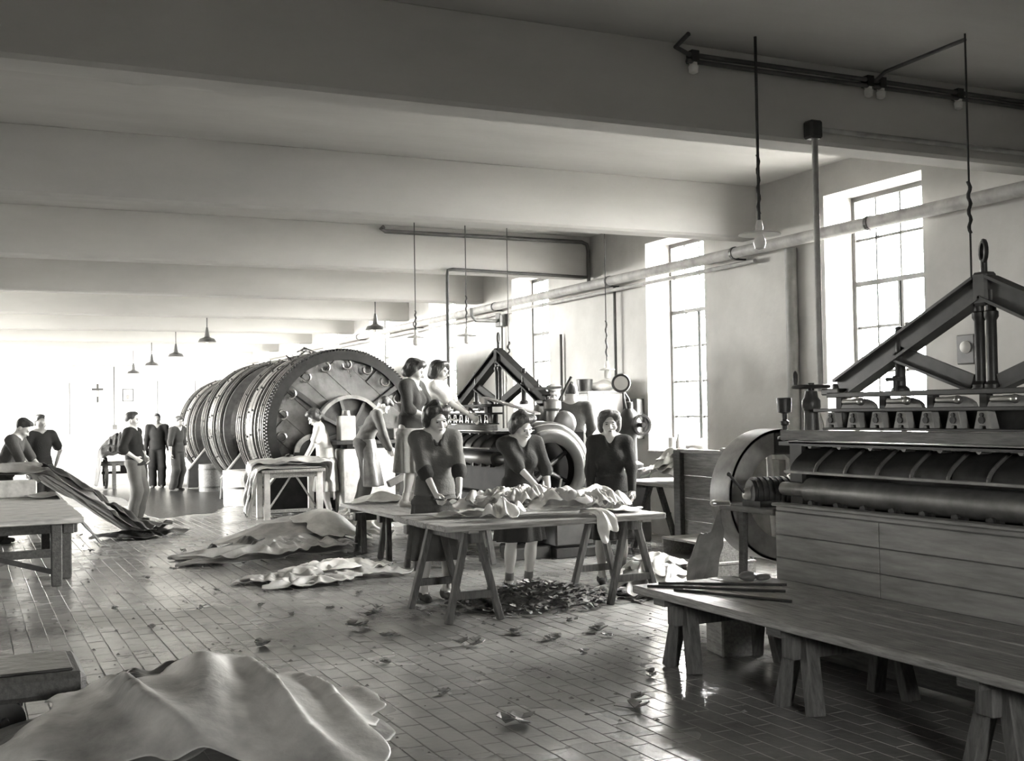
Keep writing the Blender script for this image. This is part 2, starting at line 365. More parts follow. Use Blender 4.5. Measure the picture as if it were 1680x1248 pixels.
# ================================================================ PEOPLE
class Vol:
    """signed distance field on a grid, meshed by surface nets"""
    def __init__(s, lo, hi, v):
        s.lo = np.array(lo, float); s.v = v; s.n = np.ceil((np.array(hi)-s.lo)/v).astype(int)+2
        s.F = np.full(s.n, 1.0, np.float32)
    def win(s, lo, hi, pad):
        a = np.maximum(np.floor((np.array(lo)-pad-s.lo)/s.v).astype(int), 0)
        b = np.minimum(np.ceil((np.array(hi)+pad-s.lo)/s.v).astype(int)+1, s.n)
        if (b <= a).any(): return None
        ax = [s.lo[i]+s.v*np.arange(a[i], b[i]) for i in range(3)]
        return tuple(slice(a[i], b[i]) for i in range(3)), ax[0][:, None, None], ax[1][None, :, None], ax[2][None, None, :]
    def comb(s, sl, d, k, sub):
        d = np.broadcast_to(d, s.F[sl].shape)
        A = s.F[sl]
        if sub:
            d = -d; h = np.clip(.5-.5*(d-A)/k*-1, 0, 1) if k else None
            s.F[sl] = np.maximum(A, d) if not k else (A*(1-h)+d*h+k*h*(1-h))
        else:
            if not k: s.F[sl] = np.minimum(A, d)
            else:
                h = np.clip(.5+.5*(A-d)/k, 0, 1); s.F[sl] = A*(1-h)+d*h-k*h*(1-h)
    def cap(s, a, b, ra, rb=None, k=.02, sub=False, flat=None):
        rb = ra if rb is None else rb
        a = np.array(a, float); b = np.array(b, float); R = max(ra, rb)
        w = s.win(np.minimum(a, b)-R, np.maximum(a, b)+R, max(k, .03)+2*s.v)
        if w is None: return s
        sl, X, Y, Z = w; d = b-a; L2 = max(d@d, 1e-9)
        t = np.clip(((X-a[0])*d[0]+(Y-a[1])*d[1]+(Z-a[2])*d[2])/L2, 0, 1)
        q = np.sqrt((X-a[0]-t*d[0])**2+(Y-a[1]-t*d[1])**2+(Z-a[2]-t*d[2])**2)-(ra+(rb-ra)*t)
        s.comb(sl, q, k, sub); return s
    def ell(s, c, r, k=.02, R=None, sub=False):
        c = np.array(c, float); r = np.array(r, float); m = r.max()
        w = s.win(c-m, c+m, max(k, .03)+2*s.v)
        if w is None: return s
        sl, X, Y, Z = w; X = X-c[0]; Y = Y-c[1]; Z = Z-c[2]
        if R is not None: X, Y, Z = (R[0,i]*X+R[1,i]*Y+R[2,i]*Z for i in range(3))
        q = np.sqrt((X/r[0])**2+(Y/r[1])**2+(Z/r[2])**2); g = np.sqrt((X/r[0]**2)**2+(Y/r[1]**2)**2+(Z/r[2]**2)**2)
        s.comb(sl, q*(q-1)/np.maximum(g, 1e-6), k, sub); return s
    def cone(s, c0, c1, r0, r1, k=.02, rip=0, nrip=9, ph=0., grow=1.):
        """upright elliptic cone from c0 (top) to c1 (bottom), radii (rx,ry), with fold ripples"""
        lo = np.minimum(c0, c1)-np.array([max(r0[0], r1[0]), max(r0[1], r1[1]), 0]); hi = np.maximum(c0, c1)+np.array([max(r0[0], r1[0]), max(r0[1], r1[1]), 0])
        w = s.win(lo, hi, .06+2*s.v)
        if w is None: return s
        sl, X, Y, Z = w
        tt = (Z-c0[2])/(c1[2]-c0[2]); t = np.clip(tt, 0, 1)
        X = X-(c0[0]+(c1[0]-c0[0])*t); Y = Y-(c0[1]+(c1[1]-c0[1])*t)
        rx = r0[0]+(r1[0]-r0[0])*t; ry = r0[1]+(r1[1]-r0[1])*t
        th = np.arctan2(Y/ry, X/rx); q = np.sqrt((X/rx)**2+(Y/ry)**2)
        rp = rip*t**.7*np.sin(nrip*th+ph+1.5*np.sin(2*th+ph))
        d = (q-1)*np.minimum(rx, ry)-rp
        H = abs(c1[2]-c0[2]); d = np.maximum(d, np.maximum(-tt, tt-1)*H)
        s.comb(sl, d, k, False); return s
    def cut(s, p, n):
        """remove everything on the side of the plane that n points to"""
        X = s.lo[0]+s.v*np.arange(s.n[0])[:, None, None]; Y = s.lo[1]+s.v*np.arange(s.n[1])[None, :, None]; Z = s.lo[2]+s.v*np.arange(s.n[2])[None, None, :]
        n = np.array(n, float); n /= np.linalg.norm(n)
        s.F = np.maximum(s.F, ((X-p[0])*n[0]+(Y-p[1])*n[1]+(Z-p[2])*n[2]).astype(np.float32)); return s
    def mesh(s):
        F = s.F.copy(); F[0] = F[-1] = 1; F[:, 0] = F[:, -1] = 1; F[:, :, 0] = F[:, :, -1] = 1
        I = F < 0; n = s.n
        C = I[:-1,:-1,:-1].astype(np.int8)
        for dx, dy, dz in ((1,0,0),(0,1,0),(0,0,1),(1,1,0),(1,0,1),(0,1,1),(1,1,1)):
            C = C+I[dx:n[0]-1+dx, dy:n[1]-1+dy, dz:n[2]-1+dz]
        act = np.argwhere((C > 0) & (C < 8))
        idx = -np.ones(C.shape, np.int32); idx[tuple(act.T)] = np.arange(len(act))
        P = np.zeros((len(act), 3)); cnt = np.zeros(len(act))
        cor = [(i, j, k) for i in (0, 1) for j in (0, 1) for k in (0, 1)]
        for c in cor:
            for a in range(3):
                if c[a]: continue
                e = list(c); e[a] = 1
                f0 = F[act[:,0]+c[0], act[:,1]+c[1], act[:,2]+c[2]]; f1 = F[act[:,0]+e[0], act[:,1]+e[1], act[:,2]+e[2]]
                m = (f0 < 0) != (f1 < 0); t = np.where(m, f0/np.where(m, f0-f1, 1), 0)
                for b in range(3): P[:, b] += np.where(m, c[b]+(t if b == a else 0), 0)
                cnt += m
        V = s.lo+s.v*(act+P/np.maximum(cnt, 1)[:, None]); Q = []
        for a in range(3):
            b, c = (a+1) % 3, (a+2) % 3
            sl0 = [slice(None)]*3; sl1 = [slice(None)]*3; sl0[a] = slice(0, n[a]-1); sl1[a] = slice(1, n[a])
            A = I[tuple(sl0)]; B = I[tuple(sl1)]
            E = np.argwhere(A != B)
            E = E[(E[:, b] > 0) & (E[:, c] > 0) & (E[:, b] < n[b]-1) & (E[:, c] < n[c]-1)]
            flip = A[tuple(E.T)]
            def cell(db, dc):
                q = E.copy(); q[:, b] -= db; q[:, c] -= dc; return idx[tuple(q.T)]
            q = np.stack([cell(1, 1), cell(0, 1), cell(0, 0), cell(1, 0)], 1)
            q[~flip] = q[~flip][:, ::-1]; Q.append(q)
        return V, np.concatenate(Q)
def np_mesh(name, V, Q, m, parent=None, xf=None, disp=None):
    """mesh object from arrays; disp(P) pushes vertices along their normals (in body space)"""
    me = bpy.data.meshes.new(name)
    if disp is not None:
        N = np.zeros_like(V); e1 = V[Q[:,2]]-V[Q[:,0]]; e2 = V[Q[:,3]]-V[Q[:,1]]; fn = np.cross(e1, e2)
        for i in range(4): np.add.at(N, Q[:, i], fn)
        N /= np.maximum(np.linalg.norm(N, axis=1), 1e-9)[:, None]
        V = V+N*disp(V)[:, None]
    if xf is not None: V = xf(V)
    o0 = np.array(abs_loc(parent)) if parent is not None else np.zeros(3)
    V = V-o0
    me.vertices.add(len(V)); me.vertices.foreach_set('co', V.astype(np.float32).ravel())
    me.loops.add(Q.size); me.loops.foreach_set('vertex_index', Q.astype(np.int32).ravel())
    me.polygons.add(len(Q)); me.polygons.foreach_set('loop_start', np.arange(0, Q.size, Q.shape[1], dtype=np.int32))
    me.polygons.foreach_set('use_smooth', np.ones(len(Q), bool))
    me.update(); me.validate(); me.materials.append(m)
    ob = bpy.data.objects.new(name, me); COL.objects.link(ob)
    if parent is not None: ob.parent = parent
    return ob
def rx(a): c, s = math.cos(a), math.sin(a); return np.array([[1,0,0],[0,c,-s],[0,s,c]])
def ry(a): c, s = math.cos(a), math.sin(a); return np.array([[c,0,s],[0,1,0],[-s,0,c]])
def rz(a): c, s = math.cos(a), math.sin(a); return np.array([[c,-s,0],[s,c,0],[0,0,1]])
def ik(a, t, l1, l2, hint):
    a = np.array(a, float); t = np.array(t, float); d = t-a; L = np.linalg.norm(d); m = (l1+l2)*.995
    if L > m: t = a+d*m/L; d = t-a; L = m
    u = d/L; x = (l1*l1-l2*l2+L*L)/(2*L); h = math.sqrt(max(l1*l1-x*x, 0))
    p = np.array(hint, float); p = p-u*(p@u); p /= max(np.linalg.norm(p), 1e-6)
    return a+u*x+p*h, t
def person(label, x, y, z0, H, yaw, sex='f', lean=0., twist=0., nod=0., turn=0., tilt=0., armR=None, armL=None, hintR=(-.4,.5,-.6), hintL=(.4,.5,-.6),
           legs=None, top=.15, sleeve='roll', neck='v', bottom='skirt', bot=.1, hem=.42, shoes=.06, socks=None, hair='roll', hairv=None, cap=None, apron=None, collar=None,
           vox=.012, seed=1, curlR=.6, curlL=.6, skinm=None, belt=None, group=None, glove=None, cuff=None, fold=.006):
    """one figure; local frame: faces -y, its own left is +x, all lengths for a height of 1.70 m scaled by H"""
    s = H/1.70; root = None
    yr = math.radians(yaw); Rz = rz(yr); org = np.array([x, y, z0])
    xf = lambda V: (V*s)@Rz.T+org
    wide = .185 if sex == 'm' else .163; hipw = .085 if sex == 'm' else .09
    # spine
    pel = np.array([0, 0, .93]); Rl = rz(math.radians(twist))@rx(math.radians(lean)); T = lambda p: pel+Rl@(np.array(p)-pel)
    chest = T((0, -.005, 1.24)); waist = pel*.45+T((0, 0, 1.07))*.55; nb = T((0, .015, 1.44))
    sh = {-1: T((-wide, .01, 1.395)), 1: T((wide, .01, 1.395))}
    Rh = Rl@rz(math.radians(turn))@ry(math.radians(tilt))@rx(math.radians(nod))
    hk = 1.07 if sex == 'f' else 1.03
    hp = T((0, .01, 1.475)); Hd = lambda p: hp+Rh@(np.array(p)*hk)       # head frame: origin at the skull base
    lo = np.array([-.85, -.85, -.03]); hi = np.array([.85, .85, 1.85])
    pts = [pel, nb, Hd((0, 0, .25))]
    leg = legs or {-1: ((-.10, 0, 0), (0, -1, 0)), 1: ((.10, .02, 0), (0, -1, 0))}
    J = {}
    for sd in (-1, 1):
        f, toe = leg[sd]; ank = np.array(f)+np.array([0, .03, .085]); hip = np.array([sd*hipw, .0, .90])
        kn, ank = ik(hip, ank, .42, .415, (sd*.12, -1, 0)); J[sd] = dict(hip=hip, kn=kn, ank=ank, toe=np.array(toe, float)/np.linalg.norm(toe))
        tg = (armR if sd < 0 else armL); tg = np.array(tg if tg is not None else (sd*(wide+.07), -.04, .82), float)
        el, wr = ik(sh[sd], tg, .285, .25, hintR if sd < 0 else hintL); J[sd].update(el=el, wr=wr); pts += [el, wr, kn, ank]
    A = np.array(pts+[sh[-1], sh[1]]); lo = np.minimum(A.min(0)-.26, lo*0+np.array([-.25, -.25, -.03])); hi = np.maximum(A.max(0)+.26, np.array([.25, .25, 1.0])); lo[2] = -.03
    v = vox/s
    B = Vol(lo, hi, v)
    # head
    B.ell(Hd((0, .018, .125)), (.074, .092, .095), .01, Rh); B.ell(Hd((0, -.022, .075)), (.058, .068, .088), .03, Rh); B.ell(Hd((0, -.055, .022)), (.032, .03, .028), .03, Rh)
    B.cap(Hd((0, -.088, .092)), Hd((0, -.108, .062)), .009, .013, .012); B.ell(Hd((-.014, -.096, .06)), (.009, .01, .008), .008, Rh); B.ell(Hd((.014, -.096, .06)), (.009, .01, .008), .008, Rh)
    for e in (-1, 1):
        B.ell(Hd((e*.03, -.094, .096)), (.017, .014, .011), .012, Rh, sub=True)
        B.ell(Hd((e*.077, .012, .085)), (.010, .020, .032), .008, Rh); B.ell(Hd((e*.045, -.06, .065)), (.022, .025, .022), .03, Rh)
    B.cap(Hd((-.035, -.082, .116)), Hd((.035, -.082, .116)), .011, .011, .014)
    B.ell(Hd((0, -.088, .034)), (.022, .012, .009), .01, Rh)
    B.cap(nb+np.array([0, 0, -.02]), Hd((0, .012, .06)), .056 if sex == 'm' else .049, None, .03)
    # trunk
    B.ell(chest, (.15 if sex == 'm' else .138, .10, .19), .05, Rl); B.ell(waist, (.125 if sex == 'm' else .112, .09, .14), .06); B.ell(pel+np.array([0, .01, 0]), (.155 if sex == 'm' else .165, .11, .13), .06)
    B.cap(sh[-1], sh[1], .05, None, .06); B.cap(T((-.09, .015, 1.42)), T((.09, .015, 1.42)), .05, None, .06)
    if sex == 'f':
        for e in (-1, 1): B.ell(T((e*.068, -.085, 1.235)), (.062, .055, .06), .03, Rl)
    hands = {}
    for sd in (-1, 1):
        j = J[sd]
        B.cap(sh[sd], j['el'], .054 if sex == 'm' else .047, .040 if sex == 'm' else .036, .03); B.cap(j['el'], j['wr'], .040 if sex == 'm' else .036, .027 if sex == 'm' else .023, .02)
        B.cap(j['hip'], j['kn'], .083, .055, .05); B.cap(j['kn'], j['ank'], .055, .034, .02); B.ell(j['kn']*.65+j['ank']*.35+np.array([0, .018, 0]), (.05, .052, .11), .04)
        to = j['toe']; B.cap(j['ank']+np.array([0, 0, -.045]), j['ank']+to*.14+np.array([0, 0, -.058]), .038, .026, .03); B.cap(j['ank']-to*.03+np.array([0, 0, -.045]), j['ank'], .036, .034, .03)
        # hand: palm, four fingers with two bends, thumb off the palm's side
        fa = j['wr']-j['el']; fa /= np.linalg.norm(fa); cu = curlR if sd < 0 else curlL
        nrm = np.array([-sd, -.2, -.3]); nrm = nrm-fa*(nrm@fa); nrm /= np.linalg.norm(nrm); sdv = np.cross(fa, nrm)*sd
        if sdv[1] > 0: sdv = -sdv         # thumb side forward
        w = j['wr']; pc = w+fa*.05
        for q in (-.026, -.009, .009, .026): B.cap(w+fa*.012+sdv*q*.7, w+fa*.085+sdv*q, .014, .0125, .012)
        for q, L in ((-.029, .055), (-.010, .07), (.010, .075), (.029, .068)):
            b0 = w+fa*.086+sdv*q; d1 = fa*math.cos(cu)+nrm*math.sin(cu); d2 = fa*math.cos(cu*2.1)+nrm*math.sin(cu*2.1)
            b1 = b0+d1*L*.5; b2 = b1+d2*L*.5
            B.cap(b0, b1, .0098, .0088, .006); B.cap(b1, b2, .0088, .0072, .004)
        t0 = w+fa*.03+sdv*.028; t1 = t0+(fa*.6+sdv*.6+nrm*.35)*.042; t2 = t1+(fa*.85+nrm*.5+sdv*.05)*.034
        B.cap(t0, t1, .0135, .0105, .01); B.cap(t1, t2, .0105, .008, .005); hands[sd] = (pc, fa, nrm, sdv)
    V, Q = B.mesh()
    root = np_mesh('person', V, Q, skinm or skin, None, lambda P: xf(P))
    # re-origin at the feet
    co = np.empty(len(root.data.vertices)*3, np.float32); root.data.vertices.foreach_get('co', co); co = co.reshape(-1, 3)-org
    root.data.vertices.foreach_set('co', co.astype(np.float32).ravel()); root.location = org
    tag(root, label, 'person', group)
    def part(name, vol, m, disp=None, lab=None):
        V, Q = vol.mesh()
        if len(Q) == 0: return None
        o = np_mesh(name, V, Q, m, root, xf, disp)
        if lab: o['label'] = lab
        return o
    # ---- top garment
    nz = sines(seed, 7, 16, (1, 1, .55)); G = Vol(lo, hi, v)
    G.ell(chest, (.17 if sex == 'm' else .158, .125, .205), .05, Rl); G.ell(waist, (.16 if sex == 'm' else .148, .125, .17), .07)
    G.cap(sh[-1]+np.array([0, 0, -.01]), sh[1]+np.array([0, 0, -.01]), .066, None, .05); G.cap(T((-.09, .015, 1.41)), T((.09, .015, 1.41)), .063, None, .05)
    if sex == 'f':
        for e in (-1, 1): G.ell(T((e*.068, -.088, 1.235)), (.072, .06, .072), .04, Rl)
    G.cone(waist+np.array([0, 0, .04]), pel+np.array([0, 0, -.05 if bottom != 'skirt' else -.02]), (.15, .122), (.182, .145), .06)
    for sd in (-1, 1):
        j = J[sd]; a, e, w = sh[sd], j['el'], j['wr']; r = .072 if sex == 'm' else .066
        if sleeve == 'short': G.cap(a, a+(e-a)*.72, r, r*1.0, .04); G.F
        elif sleeve == 'roll': G.cap(a, e, r, r*.86, .04); G.cap(e, e+(w-e)*.16, r*.84, r*.80, .03); G.cap(e+(w-e)*.06, e+(w-e)*.2, r*.9, r*.86, .008)
        elif sleeve == 'half': G.cap(a, e, r, r*.9, .04)
        else: G.cap(a, e, r, r*.80, .04); G.cap(e, w, r*.80, r*.60, .03)
    if neck == 'v': G.cap(T((0, -.085, 1.47)), T((0, -.19, 1.285)), .064, .034, .006, sub=True)
    else: G.cap(T((0, -.05, 1.475)), T((0, -.08, 1.44)), .05, .03, .006, sub=True)
    G.cap(nb+np.array([0, 0, .01]), Hd((0, .0, .08)), .057, .06, .004, sub=True)
    part('shirt', G, fabric(top), lambda P: fold*1.3*nz(P*np.array([1, 1, 1]))+.0016*np.sin(P[:, 2]*46+9*nz(P*.6)+5*P[:, 0]))
    if cuff is not None:
        for sd in (-1, 1):
            j = J[sd]; c = Vol(lo, hi, v); e, w = j['el'], j['wr']; c.cap(e+(w-e)*.1, e+(w-e)*.22, .068, .064, .004); part('cuff', c, fabric(cuff), None, 'darker turned-back cuff')
    if collar is not None:
        c = Vol(lo, hi, v)
        for sd in (-1, 1):
            c.cap(nb+Rl@np.array([0, .055, .012]), nb+Rl@np.array([sd*.06, .0, .005]), .017, .016, .006); c.cap(nb+Rl@np.array([sd*.06, .0, .005]), nb+Rl@np.array([sd*.018, -.115, -.085]), .017, .016, .006)
        part('collar', c, fabric(collar), None, 'pale collar' if collar > .4 else 'dark collar')
    # ---- lower garment
    D = Vol(lo, hi, v); nz2 = sines(seed+5, 7, 14, (1, 1, .3))
    if bottom == 'trousers':
        D.ell(pel+np.array([0, .01, .0]), (.17, .13, .13), .04)
        for sd in (-1, 1):
            j = J[sd]; D.cap(j['hip'], j['kn'], .108, .092, .05); D.cap(j['kn'], j['ank']+np.array([0, 0, -.03]), .092, .086, .04)
        D.cut((0, 0, 1.04), (0, 0, 1)); D.cut((0, 0, .035), (0, 0, -1))
        part('trousers', D, fabric(bot), lambda P: fold*1.6*nz2(P)+.004*np.sin(P[:, 2]*30+8*nz2(P*.5)))
    elif bottom == 'skirt':
        mid = (J[-1]['kn']+J[1]['kn'])/2
        D.cone(np.array([0, 0, 1.02]), np.array([0, .005, .84]), (.145, .115), (.20, .155), .03)
        D.cone(np.array([0, .005, .86]), np.array([mid[0]*.6, .01+mid[1]*.3, hem]), (.198, .153), (.245, .20), .03, rip=.016, nrip=11, ph=seed)
        part('skirt', D, fabric(bot), lambda P: fold*.8*nz2(P))
    if belt is not None:
        b = Vol(lo, hi, v); b.cone(np.array([0, 0, 1.045]), np.array([0, 0, 1.005]), (.165, .135), (.168, .138), .004); part('belt', b, fabric(belt))
    if apron is not None:
        a = Vol(lo, hi, v); kn = (J[-1]['kn']+J[1]['kn'])/2
        a.cone(np.array([0, -.02, .99]), np.array([kn[0], kn[1]-.03, .30]), (.185, .16), (.25, .20), .02, rip=.014, nrip=7, ph=seed); a.cut((0, .02, 0), (0, 1, 0))
        part('apron', a, mat('leather_apron', apron, .4, var=.5, scale=6, bump=.2, bscale=20), lambda P: .006*nz2(P))
    # ---- hair
    h = Vol(Hd((0, 0, .1))-.2, Hd((0, 0, .1))+.2, v*.9); nh = sines(seed+9, 9, 55)
    if hair == 'short':
        h.ell(Hd((0, .026, .135)), (.082, .096, .098), .01, Rh); h.ell(Hd((0, -.03, .195)), (.064, .062, .038), .02, Rh)
        h.ell(Hd((0, -.10, .09)), (.078, .08, .10), .01, Rh, sub=True); h.cut(Hd((0, .05, .04)), Rh@np.array([0, .35, -1]))
    else:
        h.ell(Hd((0, .03, .135)), (.092, .105, .105), .01, Rh); h.ell(Hd((0, .09, .06)), (.088, .055, .075), .03, Rh)
        for e in (-1, 1): h.ell(Hd((e*.075, .035, .07)), (.034, .055, .07), .02, Rh); h.ell(Hd((e*.05, -.045, .185)), (.045, .045, .035), .02, Rh)
        for e in (-1, 1): h.ell(Hd((e*.062, -.03, .165)), (.042, .045, .05), .02, Rh); h.ell(Hd((e*.088, .02, .115)), (.03, .055, .06), .02, Rh)
        h.ell(Hd((.0, -.05, .195)), (.055, .045, .032), .02, Rh)
        h.ell(Hd((0, -.098, .078)), (.067, .075, .098), .01, Rh, sub=True)
    part('hair', h, hair_m if hairv is None else mat('hair_%d' % int(hairv*1000), hairv, .5, var=.4, scale=30, bump=.6, bscale=60), lambda P: (.006 if hair == 'short' else .013)*nh(P))
    if cap is not None:
        c = Vol(Hd((0, 0, .1))-.25, Hd((0, 0, .1))+.25, v*.9); c.ell(Hd((0, .01, .195)), (.105, .115, .045), .01, Rh); c.ell(Hd((0, .01, .175)), (.09, .105, .04), .02, Rh)
        c.ell(Hd((0, -.11, .165)), (.07, .055, .010), .01, Rh); part('cap', c, fabric(cap))
    # ---- face
    def feat(name, c, r, m):
        q = Vol(Hd(c)-.05, Hd(c)+.05, max(v*.35, .0025)); q.ell(Hd(c), r, .0, Rh); part(name, q, m)
    if vox < .0145:
        for e in (-1, 1):
            feat('eye', (e*.031, -.0835, .096), (.0125, .006, .006), eye_m); feat('eyebrow', (e*.031, -.0905, .1145), (.017, .006, .0035), hair_m)
        feat('lips', (0, -.0985, .034), (.019, .006, .0062), lip_m)
    # ---- feet
    for sd in (-1, 1):
        j = J[sd]; to = j['toe']; f = Vol(j['ank']-.25, j['ank']+.25, v)
        f.cap(j['ank']+np.array([0, 0, -.045])-to*.03, j['ank']+to*.15+np.array([0, 0, -.056]), .046, .034, .03); f.cap(j['ank']+np.array([0, 0, -.02])-to*.02, j['ank']+np.array([0, 0, -.04]), .044, .044, .03)
        f.cut((0, 0, .004), (0, 0, -1))
        if sex == 'f': f.cap(j['ank']+np.array([0, 0, .06]), j['ank']+to*.05+np.array([0, 0, -.01]), .034, .03, .01, sub=True)
        part('shoe', f, fabric(shoes))
        if socks is not None:
            q = Vol(j['ank']-.25, j['ank']+.3, v); q.cap(j['ank']+(j['kn']-j['ank'])*.18, j['ank'], .043, .041, .01); part('sock', q, fabric(socks))
    if glove is not None:
        j = J[glove]; q = Vol(j['wr']-.2, j['wr']+.2, v); fa = hands[glove][1]; q.cap(j['wr']-fa*.02, j['wr']+fa*.05, .034, .038, .01); part('hand_wrap', q, fabric(.3))
    root['hand_R'] = [float(t) for t in xf(hands[-1][0][None])[0]]; root['hand_L'] = [float(t) for t in xf(hands[1][0][None])[0]]
    return root
NEAR = .0075; MIDV = .011; FAR = .015
P_man = person('young man in dark shirt and baggy pale trousers standing with hand on hip', 2.36, 18.4, 0, 1.69, 62, 'm', lean=-3, nod=4, turn=8,
    armR=(-.17, -.07, 1.0), hintR=(-.8, .6, -.1), armL=(.19, -.10, .98), hintL=(.8, .6, -.1), legs={-1: ((-.09, 0, 0), (-.25, -1, 0)), 1: ((.10, -.03, 0), (.15, -1, 0))},
    top=.022, sleeve='roll', neck='u', bottom='trousers', bot=.13, hair='short', vox=.0085, seed=3, curlR=.5)
person('distant man in dark suit facing the camera beside the drums', 3.95, 27.0, 0, 1.68, -8, 'm', top=.018, sleeve='long', bottom='trousers', bot=.018, hair='short', vox=FAR, seed=4, skinm=skin_d)
person('man in dark overalls standing against the rear wooden drum', 4.15, 25.6, 0, 1.62, 40, 'm', lean=6, nod=12, top=.03, sleeve='roll', bottom='trousers', bot=.025, hair='short', vox=FAR, seed=5, skinm=skin_d)
person('man in dark short-sleeved shirt standing behind the slumping hides', 1.02, 18.4, 0, 1.67, 25, 'm', top=.025, sleeve='short', neck='u', bottom='trousers', bot=.03, hair='short', vox=FAR, seed=6,
    armL=(.22, -.05, .95), hintL=(.9, .5, 0), skinm=skin_d)
person('worker bending with bare arm stretched to the wet hides on the cart', .44, 16.4, 0, 1.68, 70, 'm', lean=24, nod=14, armR=(-.20, -.48, .86), hintR=(-.5, .6, -.4), armL=(.16, -.5, .90),
    top=.08, sleeve='half', neck='u', bottom='trousers', bot=.05, hair='short', vox=.012, seed=7)
person('woman in white short-sleeved blouse and pale skirt stooping by the drum guard', 5.22, 17.85, 0, 1.72, -105, 'f', lean=14, nod=22, armR=(-.14, -.36, .86), armL=(.14, -.34, .84), top=.62, sleeve='short', neck='u',
    bottom='skirt', bot=.33, hem=.38, hair='roll', vox=MIDV, seed=8)
person('man in grey jacket and stained leather apron bending over the machine', 5.55, 17.0, .18, 1.78, 78, 'm', lean=27, nod=26, armR=(-.20, -.42, .72), armL=(.16, -.44, .70), hintR=(-.4, .8, -.1), top=.09, sleeve='long', bottom='trousers', bot=.06,
    hair='short', apron=.13, vox=MIDV, seed=9)
P_scis = person('woman in dark cardigan and pale skirt standing on the low table holding shears', 4.55, 12.2, .555, 1.66, 40, 'f', lean=4, nod=18, turn=18, armR=(-.07, -.27, 1.03), hintR=(-.9, .5, -.3), armL=(.10, -.28, 1.02), hintL=(.9, .3, -.3),
    top=.05, sleeve='roll', neck='v', bottom='skirt', bot=.26, hem=.40, socks=.6, shoes=.5, collar=.75, hair='roll', vox=.009, seed=10)
P_white = person('woman in white blouse on the low table reaching to the machine rail', 5.02, 12.62, .555, 1.66, 52, 'f', lean=6, nod=2, turn=-6, armR=(-.08, -.52, .98), hintR=(-.4, .5, -.6), armL=(.15, -.44, 1.0), top=.72, sleeve='short', neck='u',
    bottom='skirt', bot=.26, hem=.40, shoes=.3, hair='roll', vox=.009, seed=11)
P_left = person('young woman in grey smock with dark collar trimming hide at the front table', 3.66, 9.24, 0, 1.70, -8, 'f', lean=7, nod=16, turn=12, tilt=-4, armR=(-.07, -.32, .93), hintR=(-.9, .35, -.2), armL=(.13, -.33, .92), hintL=(.9, .35, -.2),
    top=.12, sleeve='roll', neck='v', bottom='skirt', bot=.09, hem=.36, collar=.045, cuff=.04, hair='roll', vox=NEAR, seed=12, curlR=.9, curlL=.8)
P_mid = person('smiling woman in dark wrap dress with rolled hair bowed over the front table', 4.53, 9.38, 0, 1.62, -6, 'f', lean=9, nod=22, turn=16, tilt=-8, armR=(.10, -.44, .90), hintR=(-.9, .3, -.3), armL=(.25, -.16, .88), hintL=(.7, .4, -.3),
    top=.042, sleeve='half', neck='v', bottom='skirt', bot=.045, hem=.47, socks=.16, shoes=.06, hair='roll', vox=NEAR, seed=13, curlR=.35)
P_right = person('woman in buttoned dark jacket with upswept hair facing the camera', 5.42, 9.26, 0, 1.60, -28, 'f', lean=1, nod=3, turn=2, armR=(-.20, -.20, .86), hintR=(-.7, .6, -.3), armL=(.20, -.26, .88), hintL=(.8, .5, -.2),
    top=.03, sleeve='long', neck='v', bottom='skirt', bot=.04, hem=.45, hair='roll', hairv=.07, vox=NEAR, seed=14, glove=1)
person('man in flat cap standing behind the middle machine facing the camera', 6.80, 13.0, .25, 1.68, -25, 'm', nod=5, top=.2, sleeve='long', bottom='trousers', bot=.1, hair='short', cap=.22, vox=.011, seed=15)
person('man in dark jacket seen from behind at the middle machine end', 6.70, 12.35, .25, 1.70, 150, 'm', nod=14, turn=10, armR=(-.20, -.35, 1.05), armL=(.2, -.35, 1.05), top=.10, sleeve='long', neck='u', bottom='trousers', bot=.08, hair='short', vox=.011, seed=16)
